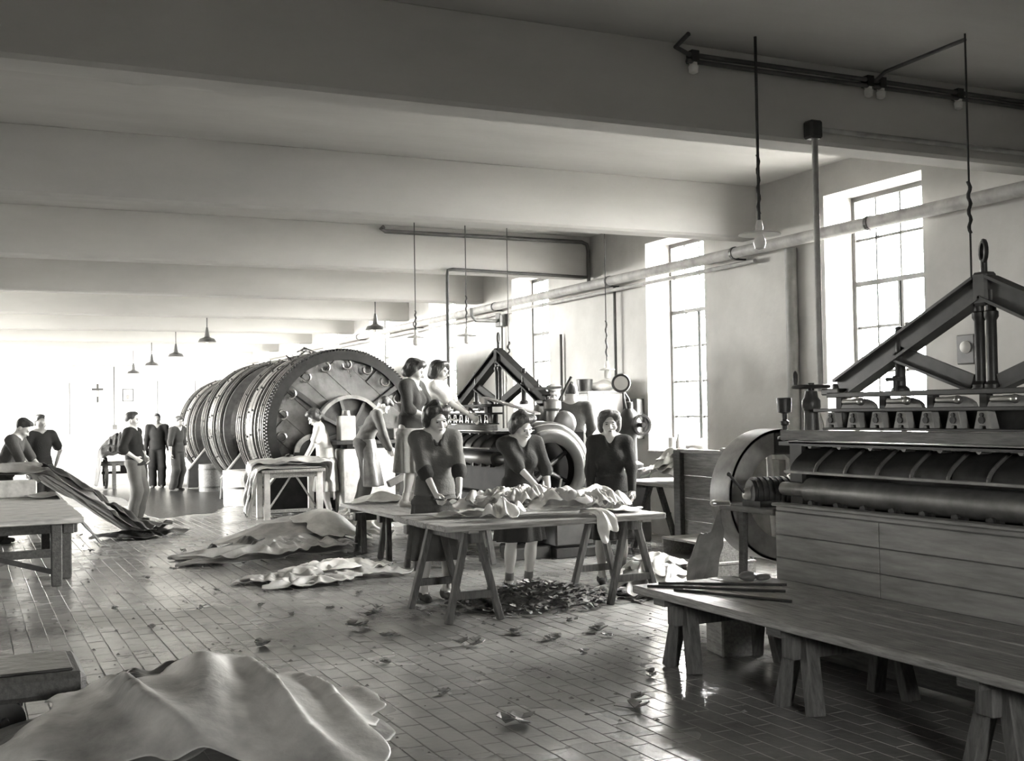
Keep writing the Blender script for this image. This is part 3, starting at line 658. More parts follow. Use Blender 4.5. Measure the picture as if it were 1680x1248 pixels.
# ================================================================ FLESHING MACHINES (long axis along the right wall)
def fleshing_machine(name, label, cx, cyy, flip, full=True, panel=True, wheel=(-.22, 1.62)):
    """cx = truss plane, front faces -x; flip +1: flywheel at the far end, -1: at the near end"""
    R = thing(name, label, 'machine', (cx, cyy, 0))
    def X(v): return cx+v
    paint_m, wood_g, steel, paint_l = (MATS['machine_paint'], MATS['grey_timber'], MATS['grey_steel'], MATS['light_machine_paint']) if panel else (paint_k, wood_k, MATS['machine_paint'], MATS['grey_steel'])  # middle machine takes darker copies that stand in for shade
    def Y(v): return cyy+v*flip
    def bx(mb, x0, x1, y0, y1, z0, z1): a, b = sorted((Y(y0), Y(y1))); return mb.box(X(x0), X(x1), a, b, z0, z1)
    # end frames and bed
    for e in (-1.42, 1.12):
        m = MB(); bx(m, -.46, .50, e, e+.16, 0, 1.38); bx(m, -.54, .56, e-.03, e+.19, 0, .12); m.build('end_frame', paint_m, R, bevel=.02)
    m = MB(); bx(m, -.30, .40, -1.3, 1.15, .30, .62); bx(m, -.2, .3, -1.3, 1.15, .62, 1.36); m.build('bed', paint_m, R, bevel=.02)
    m = MB(); bx(m, -.60, .50, -1.36, 1.2, 1.36, 1.385); m.build('table_plate', paint_m, R)
    if panel:
        P = MB(); bx(P, -.66, -.63, -2.35, 1.17, .93, .965); bx(P, -.70, -.60, -2.35, 1.17, .965, .985)
        P = P.build('panel_rail', wood_panel, R, bevel=.006)
        for (a, b) in ((-2.35, -1.0), (-.996, .22), (.224, 1.17)):
            for z0, z1 in ((.485, .625), (.629, .775), (.779, .928)):
                m = MB(); bx(m, -.665, -.635, a, b, z0, z1); m.build('board', wood_panel, R, bevel=.004)
        m = MB(); bx(m, -.655, -.63, 1.14, 1.17, .02, .95); bx(m, -.63, -.2, 1.14, 1.165, .05, .95); m.build('side_board', wood_g, R)
        m = MB(); bx(m, -.62, -.58, -2.35, 1.1, .02, .5); m.build('lower_board', wood_d, R)
    # roller and its rails
    m = MB().cyl((X(-.50), Y(-2.3 if panel else -1.25), 1.065), (X(-.50), Y(1.0), 1.065), .085, n=24).cyl((X(-.50), Y(1.0), 1.065), (X(-.50), Y(1.28), 1.065), .045, n=14)
    m.build('roller', steel, R, smooth='auto')
    y = -2.2 if panel else -1.2
    while y < 1.0: MB().cyl((X(-.58), Y(y), .99), (X(-.52), Y(y), .99), .02, n=8).box(X(-.56), X(-.53), Y(y)-.05, Y(y)+.05, .975, 1.0).build('bearing', iron, R); y += .24
    # curved hood flaps between light fins, lip rail under them
    n = 12 if panel else 9; y0 = -2.2 if panel else -1.25; st = (1.08-y0)/n
    def flap(yc, w):
        V = []; F = []; q = 6
        for i in range(q+1):
            t = i/q; x = X(-.46-.16*math.sin(t*PI*.5)); z = 1.345-.15*t
            for yy in (yc-w/2, yc+w/2): V += [(x, Y(yy), z)]
        for i in range(q): F.append((2*i, 2*i+1, 2*i+3, 2*i+2))
        k = len(V); V += [(p[0]+.012, p[1], p[2]-.004) for p in V]; F += [tuple(a+k for a in reversed(f)) for f in F[:]]
        F += [(0, 1, k+1, k), (2*q, 2*q+1, k+2*q+1, k+2*q)]
        return MB().add(V, F)
    for i in range(n):
        yc = y0+st*(i+.5); flap(yc, st-.03).build('hood_flap', iron, R, smooth='auto')
        f = MB(); 
        for j in range(7):
            t = j/6; x = X(-.47-.165*math.sin(t*PI*.5)); z = 1.345-.155*t
            if j: f.bar(pv, (x, Y(y0+st*i), z), .012, .02)
            pv = (x, Y(y0+st*i), z)
        f.build('fin', steel, R)
        b = MB().cyl((X(-.50), Y(yc-.03), 1.362), (X(-.58), Y(yc-.03), 1.362), .02, n=10); b.box(X(-.55), X(-.53), Y(yc-.03)-.09, Y(yc-.03)+.09, 1.355, 1.37); b.build('clamp_bolt', steel, R)
    m = MB(); bx(m, -.645, -.605, y0, 1.1, 1.182, 1.20); m.build('lip_rail', paint_l, R, bevel=.004)
    m = MB(); bx(m, -.62, -.56, y0, 1.16, 1.395, 1.462); m.build('front_board', wood_g, R, bevel=.005)
    m = MB(); bx(m, -.60, -.50, y0, 1.10, 1.375, 1.392); m.build('ledge', paint_l, R)
    # casting row between two rails
    m = MB(); bx(m, -.52, -.40, y0, .86, 1.462, 1.478); bx(m, -.54, -.38, y0, .92, 1.578, 1.60); m.build('lower_rail', paint_m, R, bevel=.004)
    m = MB(); bx(m, -.44, -.42, y0, .86, 1.478, 1.578); m.build('back_plate', iron, R)
    nc = 15 if panel else 11; sc_ = (.80-y0)/nc
    for i in range(nc):
        if panel and i == nc-8: continue
        c = Y(y0+.06+sc_*(i+.5)); x = X(-.53)
        A = [(c-.062, 1.479), (c-.02, 1.479), (c-.018, 1.497), (c+.018, 1.497), (c+.02, 1.479), (c+.062, 1.479), (c+.034, 1.576), (c-.034, 1.576)]
        m = MB().prism(A, 'x', x, x+.06); o = m.build('casting', paint_l, R, bevel=.003)
        MB().cyl((x-.012, c, 1.527), (x+.0, c, 1.527), .020, n=10).cyl((x-.012, c, 1.556), (x, c, 1.556), .012, n=8).build('nut', iron, o)
    # upper web with arches and the top rail
    m = MB(); bx(m, -.50, -.34, y0, .84, 1.668, 1.70); m.build('top_rail', paint_m, R, bevel=.005)
    y = -1.1 if not panel else -2.1
    while y < .7:
        c = Y(y); arc = [(c+.15*math.cos(t*PI/8), 1.60+.062*math.sin(t*PI/8)) for t in range(9)]
        MB().prism(arc, 'x', X(-.46), X(-.43)).build('arch_plate', paint_l if int(y*10) % 2 else steel, R)
        MB().bar((X(-.42), Y(y+.19), 1.60), (X(-.42), Y(y+.19), 1.67), .05, .05).build('web_post', paint_m, R)
        MB().cyl((X(-.50), c-.06, 1.64), (X(-.50), c+.08, 1.64), .018, n=10).ell((X(-.50), c-.07, 1.64), (.026, .026, .026), 10, 6).build('lever', bright, R, smooth='auto')
        y += .385
    # lifting truss of I-beams: rafters, centre post, diamond braces, columns
    for sgn in (-1, 1):
        ra = Vector((cx, cyy+sgn*1.26, 1.73)); rb = Vector((cx, cyy+sgn*.02, 2.31))
        m = MB().bar(ra, rb, .03, .13, (0, 0, 1))
        d = (rb-ra).normalized(); u = Vector((0, -d.z, d.y)) if d.y > 0 else Vector((0, d.z, -d.y))
        for k in (-1, 1): m.bar(ra+u*(k*.065), rb+u*(k*.065), .11, .018, (0, 0, 1))
        m.build('rafter', paint_m, R)
        mid = ra.lerp(rb, .44); m = MB().bar((cx, mid.y, mid.z-.03), (cx, cyy+sgn*.10, 1.74), .03, .10, (0, 0, 1)); m.bar((cx-.0, mid.y, mid.z-.08), (cx, cyy+sgn*.09, 1.69), .09, .016); m.build('brace', paint_m, R)
        yc = cyy+sgn*.70
        MB().lathe((cx, yc, 1.69), [(.06, 0), (.06, .03), (.036, .05), (.032, .20), (.045, .22), (.045, .25), (.028, .27), (.025, .42), (.03, .43), (0, .44)], 14).build('column', iron, R, smooth='auto')
        MB().box(cx-.09, cx+.09, cyy+sgn*1.28-.09, cyy+sgn*1.28+.09, 1.69, 1.735).cyl((cx, cyy+sgn*1.31, 1.73), (cx, cyy+sgn*1.31, 1.77), .03, n=8).build('rafter_foot', iron, R, bevel=.008)
    for s2 in (-.045, .045):
        MB().lathe((cx, cyy+s2, 1.69), [(.05, 0), (.05, .04), (.03, .06), (.03, .42), (.042, .44), (.042, .47), (.03, .48), (.03, .6), (0, .61)], 14).build('centre_post', iron, R, smooth='auto')
    m = MB().box(cx-.05, cx+.05, cyy-.055, cyy+.055, 2.20, 2.40); m.build('apex_block', paint_m, R, bevel=.015)
    m = MB().cyl((cx, cyy, 2.38), (cx, cyy, 2.47), .02, n=10).tube([(cx+.055*math.sin(t*2*PI/14)*.6, cyy+.05*math.sin(t*2*PI/14), 2.525-.062*math.cos(t*2*PI/14)) for t in range(14)], .015, 8, True)
    m.build('lifting_ring', iron, R, smooth='auto')
    # flywheel, spokes, guard
    wx, wy, wz, wr = X(wheel[0]), Y(wheel[1]), .96, .47
    lo, hi = wy-.06, wy+.06
    W = MB().ring((wx, 0, wz), wr-.13, wr-.06, 'y', lo, hi, 44).build('flywheel', paint_m, R, smooth='auto')
    sp = []
    for k in range(6):
        a = PI/2+k*PI/3+.06
        MB().cyl((wx+.05*math.cos(a), wy, wz+.05*math.sin(a)), (wx+(wr-.11)*math.cos(a), wy, wz+(wr-.11)*math.sin(a)), .028, .02, 10).build('spoke', bright if panel else steel, W, smooth='auto')
    MB().cyl((wx, wy-.10, wz), (wx, wy+.10, wz), .065, n=18).cyl((wx, Y(1.25), wz), (wx, wy+.16*flip, wz), .032, n=12).build('hub', iron, W, smooth='auto')
    return R, X, Y, (wx, wy, wz, wr), bx
M1, X, Y, W1, bx = fleshing_machine('fleshing_machine', 'long fleshing machine with boarded front at the right, bench before it', 5.5, 4.95, 1, wheel=(.0, 2.05))
wx, wy, wz, wr = W1
# guard ring open towards the machine, on the camera side of the wheel
MB().ring((wx, 0, wz), wr-.15, wr+.02, 'y', wy-.14, wy-.125, 44, PI*.46, PI*1.50).ring((wx, 0, wz), wr-.0, wr+.02, 'y', wy-.14, wy+.10, 44, PI*.46, PI*1.50).build('wheel_guard', paint_l, M1, smooth='auto')
MB().box(wx-.08, wx+.18, wy-.15, wy-.03, wz+.30, wz+.47).build('guard_box', iron, M1, bevel=.012)
MB().tube([(wx-.02, wy-.17, wz+.42), (wx+.06, wy-.17, wz+.44), (wx+.14, wy-.17, wz+.41), (wx+.2, wy-.17, wz+.34)], .02, 8).build('guard_handle', paint_l, M1, smooth='auto')
# gear head on a shelf at the end
MB().box(4.90, 5.30, 6.22, 6.84, .885, .93).build('shelf', wood_g, M1, bevel=.008)
m = MB().cyl((4.92, 6.5, 1.02), (5.22, 6.42, 1.02), .095, .10, 18)
for k in range(7): m.ring((0, 0, 0), .09, .105, 'x', 0, .02, 16) if False else m.cyl((4.94+.04*k, 6.5-.0107*k, 1.02), (4.96+.04*k, 6.495-.0107*k, 1.02), .112, n=16)
m.box(4.9, 5.24, 6.36, 6.56, .93, .97); m.build('worm_gear', iron, M1, smooth='auto')
MB().lathe((4.915, 6.52, 1.01), [(.0, -.03), (.045, -.03), (.05, 0), (.02, .02), (0, .03)], 14, (-1, -.2, 0)).build('crank_disc', bright, M1, smooth='auto')
MB().cyl((4.90, 6.53, 1.02), (4.82, 6.6, 1.15), .010, n=8).ell((4.82, 6.6, 1.15), (.016, .016, .016), 8, 6).build('crank_handle', iron, M1, smooth='auto')
MB().cyl((4.84, 6.62, .945), (4.76, 6.7, .945), .018, n=8).ell((4.76, 6.7, .945), (.03, .03, .022), 8, 6).build('tap_handle', bright, M1, smooth='auto')
MB().bar((5.06, 6.76, .88), (5.06, 6.80, .0), .045, .045).bar((5.2, 6.5, .88), (5.2, 6.5, 0), .05, .05).build('shelf_leg', wood_d, M1)
# end column with hand wheel and grease cup
MB().lathe((5.04, 5.98, 1.385), [(.07, 0), (.07, .03), (.05, .05), (.045, .20), (.06, .22), (.06, .27), (.045, .29), (.04, .33), (0, .34)], 16).build('end_column', paint_m, M1, smooth='auto')
m = MB().tube([(5.04+.115*math.cos(t*PI/10), 5.98+.115*math.sin(t*PI/10), 1.745) for t in range(20)], .013, 8, True)
for k in range(4): a = k*PI/2+.4; m.cyl((5.04, 5.98, 1.74), (5.04+.11*math.cos(a), 5.98+.11*math.sin(a), 1.745), .01, n=8)
m.cyl((5.04, 5.98, 1.66), (5.04, 5.98, 1.77), .022, n=10); HW = m.build('hand_wheel', iron, M1, smooth='auto')
MB().lathe((4.97, 6.05, 1.755), [(.012, 0), (.016, .03), (.018, .07), (.010, .09), (0, .1)], 10).build('knob', iron, HW, smooth='auto')
MB().lathe((4.93, 6.12, 1.40), [(.05, 0), (.05, .015), (.018, .03), (.018, .09), (.03, .10), (.03, .12), (.015, .13), (.018, .17), (.046, .18), (.05, .27), (.046, .275), (.04, .272), (0, .26)], 16).build('grease_cup', iron, M1, smooth='auto')
m = MB().cyl((5.03, 5.21, 1.70), (5.03, 5.21, 1.765), .014, n=8).cyl((5.03, 5.14, 1.77), (5.03, 5.28, 1.77), .012, n=8).ell((5.03, 5.21, 1.775), (.018, .022, .018), 8, 6); m.build('tap', iron, M1, smooth='auto')
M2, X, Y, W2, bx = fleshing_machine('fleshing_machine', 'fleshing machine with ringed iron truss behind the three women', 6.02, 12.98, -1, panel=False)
wx, wy, wz, wr = W2
wr = .52
m = MB(); nA = 40
prof = [(.30, -.16), (.42, -.175), (.50, -.15), (.535, -.08), (.535, .10), (.50, .14), (.45, .15)]
V = []; F = []
a0, a1 = -PI*.52, PI*.62
for i in range(nA+1):
    a = a0+(a1-a0)*i/nA
    for r, h in prof: V.append((wx+r*math.cos(a), wy+h, wz+r*math.sin(a)))
k = len(prof)
for i in range(nA):
    for j in range(k-1): F.append((i*k+j, i*k+j+1, (i+1)*k+j+1, (i+1)*k+j))
G = MB().add(V, F).build('wheel_guard', mat('polished_guard', .09, .28, .3, var=.2, scale=3), M2, smooth=True)
sm = G.modifiers.new('thick', 'SOLIDIFY'); sm.thickness = .012
for r in (.44, .505): MB().tube([(wx+r*math.cos(a0+(a1-a0)*i/30), wy-.165 if r < .5 else wy-.14, wz+r*math.sin(a0+(a1-a0)*i/30)) for i in range(31)], .008, 6).build('guard_bead', steel, M2, smooth=True)
MB().box(wx+.02, wx+.50, wy-.22, wy+.25, .12, .55).build('base_box', paint_m, M2, bevel=.02)
HN = MB().ring((wx+.28, 0, .40), .065, .09, 'y', wy-.245, wy-.22, 20, 0, PI).box(wx+.19, wx+.37, wy-.24, wy-.22, .37, .395).build('base_handle', bright, M2)
MB().box(wx-.45, wx+.0, wy-.15, wy+.2, .0, .13).box(wx+.0, wx+.55, wy-.26, wy+.3, 0, .11).build('base_plinth', iron, M2, bevel=.01)
m = MB()
r5 = random.Random(5)
for k in range(16):
    c = (wx-.30+r5.uniform(-.14, .26), wy-.25+r5.uniform(-.05, .05), .62+r5.uniform(0, .55)); m.cyl(c, (c[0]+r5.uniform(-.12, .12), c[1]+r5.uniform(-.03, .03), c[2]+r5.uniform(-.12, .12)), r5.uniform(.01, .03), n=8)
m.build('linkage', iron, M2, smooth='auto')
m = MB()
for k in range(5): m.cyl((wx-.25+.07*k, wy-.30, .66+.09*(k % 3)), (wx-.22+.07*k, wy-.30, .78+.09*(k % 3)), .012, n=8)
m.build('link_rod', bright, M2)
# top gear at the near end, slanted board on the rails
MB().lathe((6.02, 11.55, 1.385), [(.10, 0), (.10, .05), (.07, .08), (.07, .22), (.10, .25), (.10, .33), (.05, .36), (0, .37)], 16).build('end_column', steel, M2, smooth='auto')
MB().ell((6.14, 11.50, 1.46), (.15, .09, .15), 18, 12).build('gear_cover', paint_m, M2, smooth=True)
MB().bar((5.55, 12.35, 1.78), (5.78, 11.45, 1.58), .09, .02).bar((5.55, 12.35, 1.76), (5.55, 12.35, 1.55), .03, .03).build('slanted_board', wood_l, M2)
m = MB().cyl((6.02, 11.9, 1.70), (6.02, 11.9, 1.98), .014, n=8).cyl((6.15, 11.75, 1.62), (6.35, 11.7, 2.0), .016, n=8).bar((5.85, 11.8, 1.86), (6.25, 11.75, 1.88), .03, .03); m.build('lever_arm', iron, M2, smooth='auto')
MB().box(6.62, 7.12, 11.95, 13.35, .0, .245).build('duckboard_step', wood_d, None, bevel=.01, origin=(6.87, 12.65, 0))
tag(bpy.data.objects['duckboard_step'], 'low timber platform behind the middle machine under two men', 'platform')

# ================================================================ DRUMS
def drum(name, label, cx, y0, y1, r, cz, detail):
    D = thing(name, label, 'drum', (cx, (y0+y1)/2, 0))
    n = 54; L = y1-y0
    sv = MB().ring((cx, 0, cz), r*.90, r*.965, 'y', y0+.08, y1-.05, n).build('shell', drum_side, D, smooth='auto')
    # staves proud of the shell as one joined part (past what can be picked out singly)
    st = MB(); N = 84
    for i in range(N):
        a0 = 2*PI*i/N+.008; a1 = 2*PI*(i+1)/N-.008; rr = r*.98
        P = [(cx+q*math.cos(a), yy, cz+q*math.sin(a)) for yy in (y0+.04, y1-.03) for q in (r*.95, rr) for a in (a0, a1)]
        st.add(P, [(2,3,7,6), (0,1,3,2), (4,6,7,5), (0,2,6,4), (1,5,7,3)])
    st.build('stave', drum_side, sv, kind='stuff')
    hy = [y0+.06, y0+.20, y0+.34, y0+.62, y0+L*.5, y1-.55, y1-.34, y1-.20, y1-.06]
    for i, y in enumerate(hy):
        w = .05
        MB().ring((cx, 0, cz), r*.975, r*1.004, 'y', y-w/2, y+w/2, 72).build('hoop', hoop_m if i % 2 == 0 or detail else iron, D, smooth='auto')
    h = MB().ring((cx, 0, cz), r*.975, r*1.0, 'y', y0+L*.40, y0+L*.60, 72).build('door_band', hoop_m, D, smooth='auto')
    b = MB()
    for y in (y0+.27, y0+L*.44, y0+L*.56, y1-.27):
        for i in range(20):
            a = 2*PI*i/20+.1*y; c = (cx+r*1.0*math.cos(a), y, cz+r*1.0*math.sin(a)); b.bar(c, (cx+r*1.018*math.cos(a), y, cz+r*1.018*math.sin(a)), .035, .035, (0, 1, 0))
    b.build('bolt', iron, D, kind='stuff')
    # end face: planked disc, radial cleats, toothed gear ring with hooks
    y = y0
    F = MB().cyl((cx, y+.02, cz), (cx, y+.14, cz), r*.93, n=n).build('end_disc', drum_face, D)
    if detail:
        rr = random.Random(3)
        npl = 7
        for i in range(npl):
            x0 = -r*.9+1.8*r*i/npl; x1 = x0+1.8*r/npl-.004; t = math.radians(48)
            xm = max(abs(x0), abs(x1)); hh = math.sqrt(max((r*.91)**2-xm*xm, .0025)); pr = rr.uniform(-.03, -.024)
            q = MB(); P = [(x0, -hh), (x1, -hh), (x1, hh), (x0, hh)]
            P = [(cx+a*math.cos(t)-b*math.sin(t), cz+a*math.sin(t)+b*math.cos(t)) for a, b in P]
            q.prism(P, 'y', y+pr, y+.03); q.build('plank', drum_face, F, bevel=.004)
        for a in (math.radians(143), math.radians(36), math.radians(-38), math.radians(215)):
            c, s = math.cos(a), math.sin(a)
            MB().bar((cx+.35*c, y-.055, cz+.35*s), (cx+r*.95*c, y-.055, cz+r*.95*s), .055, .16, (0, 1, 0)) if False else MB().bar((cx+.3*c, y-.06, cz+.3*s), (cx+r*.94*c, y-.06, cz+r*.94*s), .09, .09, (0, 1, 0)).build('cleat', iron, D, bevel=.01)
        g = MB().ring((cx, 0, cz), r*.86, r*.975, 'y', y-.11, y+.02, 96)
        for i in range(150):
            a = 2*PI*i/150; ca, sa = math.cos(a), math.sin(a); c = (cx+r*.975*ca, y-.05, cz+r*.975*sa); g.bar(c, (cx+r*1.0*ca, y-.05, cz+r*1.0*sa), .026, .11, (0, 1, 0))
        G = g.build('gear_ring', drum_iron, D)
        for i in range(18):
            a = 2*PI*i/18+.12; ca, sa = math.cos(a), math.sin(a); q = r*.80; c = (cx+q*ca, cz+q*sa)
            MB().tube([(c[0]+.075*math.cos(a+PI*.5+t*PI/8*1.35), y-.10, c[1]+.075*math.sin(a+PI*.5+t*PI/8*1.35)) for t in range(9)], .02, 8).build('gear_lug', hoop_m, D, smooth='auto')
        # belt wheel on the axle
        pr = .60; yw = y-.24
        P = MB().ring((cx+.05, 0, cz-.05), pr*.90, pr, 'y', yw-.10, yw+.10, 60).build('belt_wheel', steel, D, smooth='auto')
        MB().cyl((cx+.05, yw+.02, cz-.05), (cx+.05, yw+.05, cz-.05), pr*.92, n=48).build('wheel_web', iron, P)
        for i in range(8):
            a = 2*PI*i/8+.3; MB().bar((cx+.05, yw-.02, cz-.05), (cx+.05+pr*.9*math.cos(a), yw-.02, cz-.05+pr*.9*math.sin(a)), .05, .06, (0, 1, 0)).build('spoke', paint_m, P)
        MB().cyl((cx+.05, yw-.2, cz-.05), (cx+.05, y+.05, cz-.05), .11, n=20).build('axle', iron, D, smooth='auto')
    else:
        MB().cyl((cx, y-.3, cz), (cx, y+.05, cz), .11, n=18).build('axle', iron, D, smooth='auto')
        MB().ring((cx, 0, cz), r*.86, r*.96, 'y', y-.08, y+.02, 60).build('gear_ring', iron, D, smooth='auto')
    # supports
    for yy in (y0+.1, y1-.2):
        MB().prism([(cx-.9, 0), (cx+.9, 0), (cx+.5, .38), (cx-.5, .38)], 'y', yy-.12, yy+.12).build('cradle', wood_d, D, bevel=.02)
    # pinion guard: sheet cheek with sloping side and domed head, at the near-left
    gx_ = cx-.80; yy = y-.25
    dome = [(gx_+.30*math.cos(t*PI/10)+.22, .98+.30*math.sin(t*PI/10)) for t in range(11)]
    poly = [(gx_+.52, .02)]+dome+[(gx_-.10, .95), (gx_-.55, .40), (gx_-.58, .02)]
    MB().prism(poly, 'y', yy, yy+.12).build('pinion_guard', drum_iron, D, bevel=.01)
    MB().bar((gx_-.56, yy+.06, .41), (gx_-.11, yy+.06, .955), .025, .14, (0, 1, 0)).build('guard_edge', steel, D)
    MB().ring((gx_+.22, 0, .98), .23, .31, 'y', yy-.03, yy+.0, 24, 0.1, PI*.98).build('guard_rim', steel, D, smooth='auto')
    return D
D1 = drum('tanning_drum', 'huge wet wooden tanning drum with toothed gear ring, nearest of three', 5.72, 18.6, 20.7, 1.33, 1.37, True)
D2 = drum('tanning_drum', 'hooped wooden tanning drum between the front and rear drums', 5.78, 22.4, 24.4, 1.33, 1.37, False)
D3 = drum('tanning_drum', 'rearmost dark wooden tanning drum beyond the two others', 5.85, 26.4, 28.4, 1.22, 1.28, False)
m = MB()
r7 = random.Random(7)
for k in range(11):
    a = r7.uniform(1.75, 2.45); y = r7.uniform(19.0, 20.5); p = (5.72+1.36*math.cos(a), y, 1.37+1.36*math.sin(a))
    m.tube([p, (p[0]+r7.uniform(-.14, .14), y+r7.uniform(-.25, .25), p[2]+r7.uniform(.03, .10)), (p[0]+r7.uniform(-.2, .2), y+r7.uniform(-.3, .3), p[2]+r7.uniform(-.08, .1))], .012, 5)
tag(m.build('twig_tangle', iron, None, kind='stuff', origin=(5.3, 19.8, 2.7)), 'tangle of dark rods lying on the front drum shoulder', 'rods')
# round feed tub and stave barrel
def tub(name, label, c, r, h, m, hoops):
    t = thing(name, label, 'tub' if r > .35 else 'barrel', (c[0], c[1], 0))
    MB().lathe((c[0], c[1], 0), [(r*.97, 0), (r, h*.5), (r*1.0, h), (r*.9, h), (r*.88, .06), (0, .06)], 32).build('body', m, t, smooth='auto')
    for z in hoops: MB().ring((c[0], c[1], 0), r*.97, r*1.025, 'z', z, z+.035, 32).build('hoop', iron, t, smooth='auto')
tub('round_tub', 'large stained round tub standing before the front drum', (4.62, 20.9), .42, .62, concrete, (.30,))
tub('barrel', 'small upright stave barrel on the wet floor between drums', (4.75, 25.0), .24, .58, wood_d, (.08, .46))
# ================================================================ TABLES, BENCHES, CRATES
def planked(parent, x0, x1, y0, y1, z0, z1, along, n, m, seed=1, gap=.006):
    r = random.Random(seed)
    for i in range(n):
        dz = r.uniform(-.004, .003); e = [r.uniform(-.015, .015) for _ in range(2)]
        if along == 'x': a = y0+(y1-y0)*i/n; b = y0+(y1-y0)*(i+1)/n-gap; mb = MB().box(x0+e[0], x1+e[1], a, b, z0, z1+dz)
        else: a = x0+(x1-x0)*i/n; b = x0+(x1-x0)*(i+1)/n-gap; mb = MB().box(a, b, y0+e[0], y1+e[1], z0, z1+dz)
        mb.build('plank', m, parent, bevel=.007)
def trestle(label, c, along, L, h, spread, m, group, bar=True, block=.09, w=.06):
    """A-legged sawhorse: ridge of length L along 'x' or 'y', top at height h"""
    T = thing('trestle', label, 'trestle', (c[0], c[1], 0), group)
    def P(a, b, z): return (c[0]+a, c[1]+b, z) if along == 'x' else (c[0]+b, c[1]+a, z)
    MB().bar(P(-L/2, 0, h-block/2), P(L/2, 0, h-block/2), .10, block).build('ridge_beam', m, T, bevel=.006)
    for e in (-1, 1):
        a = e*(L/2-.10)
        for s in (-1, 1): MB().bar(P(a, s*.045, h-.01), P(a+e*.03, s*spread/2, 0), w, w*.8, P(0, 0, 0) if False else (0, 1, 0) if along == 'x' else (1, 0, 0)).build('leg', m, T, bevel=.005)
        if bar: MB().bar(P(a+e*.035, -spread*.36, h*.30), P(a+e*.035, spread*.36, h*.30), .03, .06).build('crossbar', m, T, bevel=.004)
    return T
front_table = thing('work_table', 'plank-topped front work table heaped with pale hide pieces', 'table', (4.16, 8.45, 0))
planked(front_table, 3.18, 5.14, 7.88, 9.02, .725, .77, 'x', 6, wood_x, 2)
for x in (3.42, 4.95): MB().box(x, x+.08, 7.95, 8.95, .70, .725).build('batten', wood_x, front_table)
trestle('tall A-legged trestle under the left end of the front table', (3.54, 8.55), 'y', .95, .70, .44, wood_leg, None)
trestle('tall A-legged trestle under the right end of the front table', (5.06, 8.62), 'y', .80, .70, .46, wood_leg, None)
low_table = thing('low_table', 'low planked platform table behind the front table where two women stand', 'table', (4.6, 12.0, 0))
planked(low_table, 4.05, 5.16, 10.6, 13.3, .505, .55, 'y', 5, wood_l, 4)
for y in (10.8, 13.0): MB().box(4.08, 5.14, y, y+.08, .455, .505).build('batten', wood_l, low_table)
trestle('short trestle under the near end of the low platform table', (4.6, 11.2), 'x', 1.0, .455, .30, wood_leg, None, False)
trestle('short trestle under the middle of the low platform table', (4.6, 12.05), 'x', 1.0, .505, .30, wood_leg, None, False)
trestle('short trestle under the far end of the low platform table', (4.6, 12.92), 'x', 1.0, .455, .30, wood_leg, None, False)
bench = thing('low_bench', 'long low plank bench in front of the boarded fleshing machine', 'bench', (4.3, 4.4, 0))
planked(bench, 3.82, 4.78, 2.4, 6.28, .452, .50, 'y', 5, mat('bench_timber', .27, .5, var=.4, scale=9, bump=.35, bscale=14, stretch=(6, .6, 6), rvar=.1), 6)
for y in (6.0, 4.9, 3.6): MB().box(3.84, 4.76, y-.06, y+.06, .41, .452).build('batten', wood_d, bench)
for y, w in ((6.0, 'far end'), (4.9, 'middle'), (3.6, 'near end')): trestle('short thick-legged trestle under the %s of the long low bench' % w, (4.33, y), 'x', .80, .41, .27, wood_leg, None, False, .13, .085)
MB().prism([(4.42, 6.16), (4.62, 6.10), (4.66, 6.34), (4.46, 6.4)], 'z', 0, .24).build('wood_block', wood_l, None, bevel=.01, origin=(4.54, 6.25, 0))
tag(bpy.data.objects['wood_block'], 'squat timber block on the floor under the far end of the low bench', 'block')
for i, (a, b, w) in enumerate((((3.86, 6.16, .508), (4.45, 5.55, .508), 'longest'), ((3.92, 5.95, .508), (4.25, 5.25, .508), 'middle'), ((3.98, 6.22, .508), (4.62, 5.75, .508), 'rearmost'))):
    tag(MB().cyl(a, b, .009, n=8).build('iron_rod', iron, None, smooth='auto', origin=a), '%s of three thin rods lying on the low bench end' % w, 'rod', 'rods on the low bench')
for i, (c, r) in enumerate((((4.55, 6.05, .53), .05), ((4.62, 5.98, .525), .04))):
    V, Q = Vol((-.1, -.1, -.1), (.1, .1, .1), .012).ell((0, 0, 0), (r*1.3, r, r*.6), .0).mesh(); nz = sines(i+70, 5, 40)
    o = np_mesh('scrap_lump', V+np.array(c), Q, hide_m, None, None, lambda P: .008*nz(P)); tag(o, ('paler' if i == 0 else 'darker')+' crumpled scrap lump on the bench by the machine corner', 'scrap')
